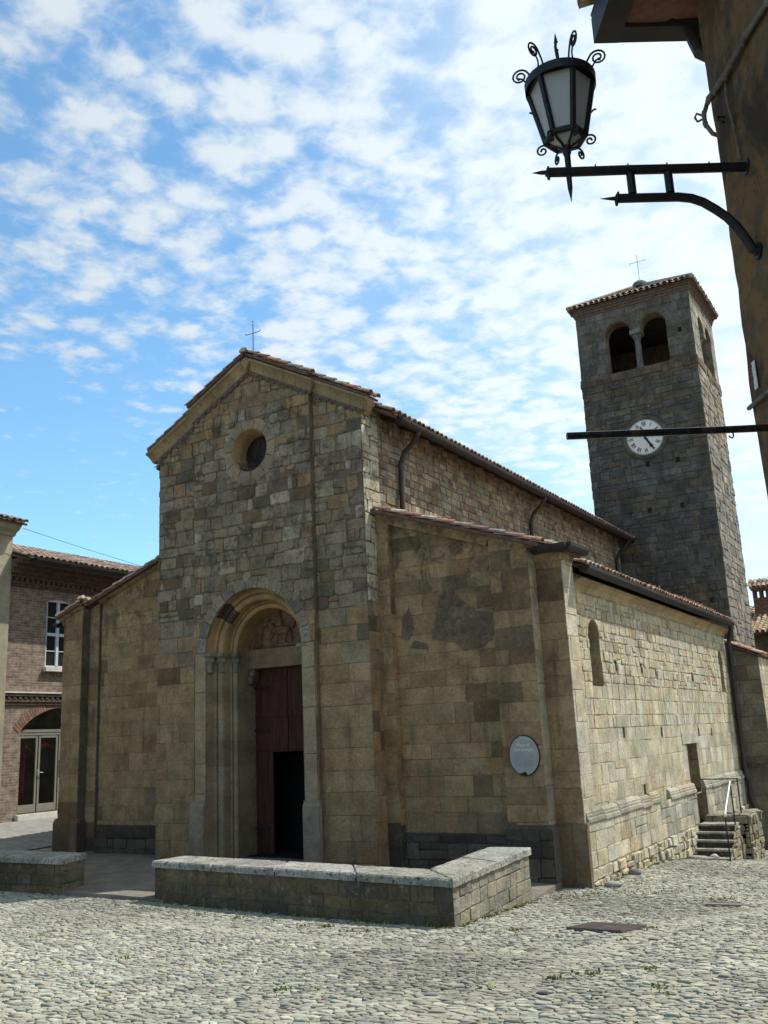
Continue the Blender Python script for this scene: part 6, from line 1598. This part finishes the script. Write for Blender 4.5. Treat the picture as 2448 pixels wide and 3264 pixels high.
# rows wander
cyp = cyp + 0.10 * np.sin(cxp * 1.3) + 0.05 * np.sin(cxp * 3.1 + 1)
# keep the ground in and around the view
dx, dy = cxp - CAM.x, cyp - CAM.y
fw = dx * -0.507 + dy * 0.862; lt = dx * 0.862 + dy * 0.507
keep = (fw > 2.2) & (np.abs(lt) < 0.46 * fw + 2.2) & (cyp < 16) & (cxp > -7.6) & (cxp < 15.5)
keep &= ~in_poly(cxp, cyp, [(-7.5, -3.72), (-1.2, -3.75), (0.9, -3.66), (6.42, -4.28), (6.14, -1.2), (5.98, 0.70), (6.46, 0.72), (6.46, 7.35), (7.25, 7.35), (7.27, 9.0), (7.42, 9.0), (7.42, 10.5), (6.46, 10.5), (6.46, 14.7), (7.2, 14.7), (7.2, 17), (-7.5, 17)])
keep &= ~((np.abs(cxp - 8.26) < 0.36) & (np.abs(cyp - 4.08 * -1) < 0.30)); keep &= ~((np.abs(cxp - 8.97) < 0.23) & (np.abs(cyp + 1.16) < 0.15))
cxp, cyp = cxp[keep], cyp[keep]; nS = len(cxp)
def dist_line(px_, py_, pts):
    best = np.full(len(px_), 1e9); ang = np.zeros(len(px_))
    for (a, b) in zip(pts, pts[1:]):
        ax_, ay = a; bx, by = b; ex, ey = bx - ax_, by - ay; L2 = ex * ex + ey * ey
        t = np.clip(((px_ - ax_) * ex + (py_ - ay) * ey) / L2, 0, 1); d = np.hypot(px_ - ax_ - t * ex, py_ - ay - t * ey)
        up_ = d < best; best = np.where(up_, d, best); ang = np.where(up_, math.atan2(ey, ex), ang)
    return best, ang
d1, a1_ = dist_line(cxp, cyp, [(-4, -5.0), (-.44, -5.21), (1.97, -5.39), (3.97, -5.53), (5.81, -5.78), (7.08, -5.95), (8.3, -6.2)])
d2, a2_ = dist_line(cxp, cyp, [(10.0, 4.0), (9.62, -1.54), (9.12, -2.84), (8.80, -4.32), (8.70, -5.62), (8.66, -6.78), (8.7, -8.5), (8.9, -12)])
band = np.minimum(d1, d2) < 0.21
# bands are laid with long flat setts: keep every second stone and stretch it
drop = band & (rs.rand(nS) < 0.25)
hole = rs.rand(nS) < (0.20 + 0.16 * (np.sin(cxp * 1.7) * np.sin(cyp * 1.3 + 1) > 0.2))
kp = ~drop & ~hole
cxp, cyp, band, d1, d2, a1_, a2_ = (q[kp] for q in (cxp, cyp, band, d1, d2, a1_, a2_)); nS = len(cxp)
patch = np.sin(cxp * 0.9 + 1) + np.sin(cyp * 1.1 + cxp * 0.4) + rs.uniform(-.5, .5, nS)
a_ = rs.uniform(.052, .082, nS); b_ = rs.uniform(.031, .047, nS); h_ = rs.uniform(.003, .015, nS) + 0.008 * (rs.rand(nS) < .10)
a_ *= np.where(band, 1.25, 1); b_ *= np.where(band, 1.15, 1); h_ = np.where(band, rs.uniform(.006, .012, nS), h_)
big_ = rs.rand(nS) < 0.05; a_ *= np.where(big_ & ~band, 1.35, 1); b_ *= np.where(big_ & ~band, 1.3, 1)
ang = th0 + rs.normal(0, .22, nS) + 0.25 * np.sin(cxp * .7 + cyp * .5)
ang = np.where(band & (d1 < d2), a1_ + R(62) + rs.normal(0, .06, nS), ang)
zg = gz(cxp, cyp)
e_ = 0.2
gxs = (gz(cxp + e_, cyp) - gz(cxp - e_, cyp)) / (2 * e_); gys = (gz(cxp, cyp + e_) - gz(cxp, cyp - e_)) / (2 * e_)
tx_ = gxs + rs.normal(0, .07, nS) * np.where(band, .3, 1); ty_ = gys + rs.normal(0, .07, nS) * np.where(band, .3, 1)
SEG = 10; rings = [(1.0, -0.035, 0), (0.985, 0.40, 1), (0.90, 0.84, 1), (0.66, 1.0, 1)]
# every stone fills its own cell between its neighbours (Voronoi cells of the jittered rows)
AN = dv / du
lu = (cxp * math.cos(th0) + cyp * math.sin(th0)) * AN; lv = -cxp * math.sin(th0) + cyp * math.cos(th0)
pts2 = [Vector((float(a), float(b))) for a, b in zip(lu, lv)]
ov = geometry.delaunay_2d_cdt(pts2, [], [], 0, 1e-7)
VT = np.array([(p.x, p.y) for p in ov[0]]); TR = np.array([f for f in ov[2] if len(f) == 3])
A2, B2, C2 = VT[TR[:, 0]], VT[TR[:, 1]], VT[TR[:, 2]]
D_2 = 2 * (A2[:, 0] * (B2[:, 1] - C2[:, 1]) + B2[:, 0] * (C2[:, 1] - A2[:, 1]) + C2[:, 0] * (A2[:, 1] - B2[:, 1]))
sqs = lambda P_: (P_ ** 2).sum(1)
CCx = (sqs(A2) * (B2[:, 1] - C2[:, 1]) + sqs(B2) * (C2[:, 1] - A2[:, 1]) + sqs(C2) * (A2[:, 1] - B2[:, 1])) / D_2
CCy = (sqs(A2) * (C2[:, 0] - B2[:, 0]) + sqs(B2) * (A2[:, 0] - C2[:, 0]) + sqs(C2) * (B2[:, 0] - A2[:, 0])) / D_2
orig = [o_[0] if len(o_) else -1 for o_ in ov[3]]
cellt = [[] for _ in range(nS)]
for ti_, tr_ in enumerate(TR):
    for q_ in tr_:
        if orig[q_] >= 0: cellt[orig[q_]].append(ti_)
LXY = np.zeros((nS, SEG, 2)); lim = 0.056
for i in range(nS):
    t_ = cellt[i]; px0, py0 = lu[i], lv[i]
    if len(t_) < 3:
        ag = np.arange(SEG) * 2 * np.pi / SEG; LXY[i, :, 0] = np.cos(ag) * dv * .45; LXY[i, :, 1] = np.sin(ag) * dv * .45; continue
    ex = np.clip(CCx[t_] - px0, -lim, lim); ey = np.clip(CCy[t_] - py0, -lim, lim)
    o2 = np.argsort(np.arctan2(ey, ex)); ex, ey = ex[o2], ey[o2]
    mx_, my_ = ex.mean(), ey.mean()
    ex = mx_ + (ex - mx_) * .93; ey = my_ + (ey - my_) * .93
    ex2 = np.append(ex, ex[0]); ey2 = np.append(ey, ey[0]); sl = np.concatenate([[0], np.cumsum(np.hypot(np.diff(ex2), np.diff(ey2)))])
    q_ = np.linspace(0, sl[-1], SEG, endpoint=False); LXY[i, :, 0] = np.interp(q_, sl, ex2); LXY[i, :, 1] = np.interp(q_, sl, ey2)
cen = LXY.mean(1, keepdims=True)
gapn = rs.uniform(.84, .99, (nS, 1, 1)); gapn = np.where(band[:, None, None], .955, gapn)
V = np.zeros((nS, SEG * 4 + 1, 3))
tf, tg = math.cos(th0), math.sin(th0)
rj = 1 + rs.uniform(-.06, .06, (nS, SEG))
for k, (s_, hz, fl2) in enumerate(rings):
    du_ = (cen[:, :, 0] + (LXY[:, :, 0] - cen[:, :, 0]) * s_ * gapn[:, :, 0] * rj) / AN; dv_ = cen[:, :, 1] + (LXY[:, :, 1] - cen[:, :, 1]) * s_ * gapn[:, :, 0] * rj
    wx = du_ * tf - dv_ * tg; wy = du_ * tg + dv_ * tf
    V[:, k * SEG:(k + 1) * SEG, 0] = cxp[:, None] + wx; V[:, k * SEG:(k + 1) * SEG, 1] = cyp[:, None] + wy
    hh = (h_[:, None] * hz if fl2 else np.full((nS, 1), hz)) - 0.004 + (rs.uniform(-.0025, .0025, (nS, SEG)) if fl2 else 0)
    V[:, k * SEG:(k + 1) * SEG, 2] = zg[:, None] + wx * tx_[:, None] + wy * ty_[:, None] + hh
V[:, -1] = V[:, 3 * SEG:4 * SEG].mean(1); V[:, -1, 2] += h_ * .05
nv_ = SEG * 4 + 1
quad = np.array([[k * SEG + j, k * SEG + (j + 1) % SEG, (k + 1) * SEG + (j + 1) % SEG, (k + 1) * SEG + j] for k in range(3) for j in range(SEG)])
tri = np.array([[3 * SEG + j, 3 * SEG + (j + 1) % SEG, 4 * SEG] for j in range(SEG)])
off = (np.arange(nS) * nv_)
qi = (quad[None] + off[:, None, None]).reshape(-1, 4); ti = (tri[None] + off[:, None, None]).reshape(-1, 3)
me = bpy.data.meshes.new('cobblestones'); me.vertices.add(nS * nv_); me.vertices.foreach_set('co', V.ravel())
nl = qi.size + ti.size; me.loops.add(nl); me.loops.foreach_set('vertex_index', np.concatenate([qi.ravel(), ti.ravel()]))
npoly = len(qi) + len(ti); me.polygons.add(npoly)
ls = np.concatenate([np.arange(len(qi)) * 4, len(qi) * 4 + np.arange(len(ti)) * 3]); lt_ = np.concatenate([np.full(len(qi), 4), np.full(len(ti), 3)])
me.polygons.foreach_set('loop_start', ls); me.polygons.foreach_set('loop_total', lt_)
me.polygons.foreach_set('use_smooth', np.ones(npoly, bool))
pal = np.array([(.245, .240, .195), (.275, .268, .212), (.220, .220, .185), (.180, .183, .165), (.31, .30, .25), (.235, .205, .165), (.10, .102, .10), (.225, .24, .195)])
wgt = np.array([5, 5, 3.5, 1.2, 1.8, 0.9, 0.30, 1.5]); wgt /= wgt.sum()
ci_ = rs.choice(len(pal), nS, p=wgt); colS = pal[ci_] * 1.12 * rs.uniform(.8, 1.2, (nS, 1))
colS = np.where(band[:, None], np.array([.30, .29, .235])[None] * rs.uniform(.85, 1.12, (nS, 1)), colS)
colS *= np.where(patch > 1.0, 0.77, np.where(patch < -1.0, 1.10, 1.0))[:, None]
cv = np.ones((nS, nv_, 4), np.float32); cv[:, :, :3] = colS[:, None, :]
at = me.color_attributes.new('Col', 'FLOAT_COLOR', 'POINT'); at.data.foreach_set('color', cv.ravel())
me.materials.append(M['cobble']); me.update(calc_edges=True); me.validate()
ob = bpy.data.objects.new('cobblestones', me); COLL.objects.link(ob); ob['kind'] = 'stuff'; ob['label'] = 'worn grey river cobbles paving the whole square'

# ------------------------------------------------------------------ weeds between the stones
m = MB(); rg = random.Random(70)
def tuft(x, y, n, hgt, spread, cols):
    z = g1(x, y)
    for i in range(n):
        a = rg.uniform(0, 6.28); d = spread * rg.random(); bx, by = x + math.cos(a) * d, y + math.sin(a) * d; l = hgt * rg.uniform(.35, .85); a2 = rg.uniform(0, 6.28); w = rg.uniform(.006, .012)
        lean = l * rg.uniform(.2, .8); c = jitc(rg.choice(cols), rg, .25); px2, py2 = -math.sin(a2) * w, math.cos(a2) * w
        m.add([(bx - px2, by - py2, z), (bx + px2, by + py2, z), (bx + math.cos(a2) * lean * .5 + px2 * .8, by + math.sin(a2) * lean * .5 + py2 * .8, z + l * .65), (bx + math.cos(a2) * lean * .5 - px2 * .8, by + math.sin(a2) * lean * .5 - py2 * .8, z + l * .65), (bx + math.cos(a2) * lean, by + math.sin(a2) * lean, z + l * .8)], [(0, 1, 2, 3), (3, 2, 4)], c)
GR = [(.085, .15, .03), (.12, .18, .04), (.16, .17, .05)]; YE = [(.20, .16, .06), (.15, .16, .05)]
for (x, y, n, h, s) in ((6.75, -.1, 70, .05, .25), (7.2, .0, 90, .05, .32), (7.6, .35, 60, .05, .3), (6.5, -.9, 60, .06, .2), (6.7, -.6, 50, .05, .2), (8.2, .8, 60, .04, .35), (7.1, 1.4, 50, .05, .3), (8.9, 1.3, 60, .05, .3), (8.75, -.7, 50, .06, .18), (8.85, -.4, 60, .06, .2),
                         (8.72, -3.95, 40, .06, .12), (7.3, -4.4, 30, .07, .06), (8.0, -4.9, 24, .06, .07), (8.75, -4.9, 24, .05, .06), (9.1, -7.0, 40, .06, .12), (8.9, -7.3, 30, .08, .05), (9.5, -6.6, 30, .06, .07), (8.5, -7.9, 26, .05, .09), (9.8, -7.4, 30, .06, .08), (9.4, -5.2, 24, .06, .05),
                         (2.6, -4.6, 30, .07, .08), (3.3, -4.65, 30, .09, .07), (4.9, -4.85, 36, .09, .08), (4.6, -4.9, 26, .06, .06), (5.6, -5.0, 26, .07, .05), (5.4, -5.1, 26, .06, .07), (1.4, -4.5, 24, .06, .08), (3.9, -4.75, 24, .06, .08), (-.9, -5.4, 24, .07, .06), (.2, -6.2, 24, .06, .08), (2.2, -7.0, 26, .05, .1), (4.4, -7.7, 30, .05, .1), (5.2, -8.9, 30, .05, .08), (7.0, -8.5, 26, .06, .06)):
    tuft(x, y, n, h * .8, s * 1.5, GR if rg.random() < .6 else YE)
for i in range(260):
    t = rg.random()
    if t < .4: q = rg.random(); x, y = .87 + 5.58 * q, -3.72 - .63 * q - rg.uniform(.02, .07)
    elif t < .65: q = rg.random(); x, y = 6.48 - .28 * q + rg.uniform(.0, .06), -4.33 + 3.1 * q
    else: x, y = 6.50 + rg.uniform(.0, .09), rg.uniform(.9, 7.2)
    tuft(x, y, rg.randint(3, 9), rg.uniform(.03, .08), .04, GR + YE)
for i in range(1500):
    k = rg.randrange(nS); x, y = cxp[k] + rg.uniform(-.05, .05), cyp[k] + rg.uniform(-.04, .04)
    dens_ = 0.9 if (y > -5.2 and d1[k] > .25) else 0.45
    if rg.random() < dens_ * (0.35 + 0.65 * (math.sin(x * 2.1) * math.sin(y * 1.7 + 2) > 0)): tuft(x, y, rg.randint(4, 9), rg.uniform(.018, .04), .045, GR + YE)
m.build('weeds', 'grass', kind='stuff', label='small green weeds growing between the cobbles')

# dry sedum on the flank roof
m = MB(); rg = random.Random(71)
for (y, n) in ((7.0, 25), (9.2, 60), (9.8, 90), (10.4, 90), (11.2, 60), (11.9, 60), (12.6, 30)):
    for i in range(n):
        yy = y + rg.gauss(0, .3); xx = 6.52 - rg.uniform(0, .25); zz2 = 5.15 + (6.60 - xx) * KA + .07
        for q in range(4): m.blob((xx + rg.uniform(-.04, .04), yy + rg.uniform(-.04, .04), zz2 + rg.uniform(0, .11)), (.02, .02, .028), rg, jitc((.26, .12, .055), rg, .4))
m.build('roof_sedum', 'sedum', base=(6.5, 10, 5.2), kind='stuff', label='dry reddish sedum growing on the aisle roof')

# loose rocks by the wall foot
for i, (x, y, r, c, lab) in enumerate(((6.72, .95, (.17, .10, .06), (.27, .27, .25), 'flat pale rock lying at the corner of the church'), (6.62, 2.55, (.13, .09, .07), (.15, .15, .15), 'dark grey rock against the church flank wall'),
                                     (6.75, 6.9, (.30, .13, .06), (.30, .29, .26), 'long flat whitish rock left of the stone steps'), (6.98, 7.22, (.11, .09, .09), (.33, .32, .29), 'round pale rock touching the lowest stone step'))):
    m = MB(); m.blob((x, y, g1(x, y) + r[2] * .55), r, random.Random(80 + i), c, amp=.18); m.build('rock', 'cobble', smooth=True, base=(x, y, g1(x, y)), label=lab, category='rock', group='loose rocks along the church wall')
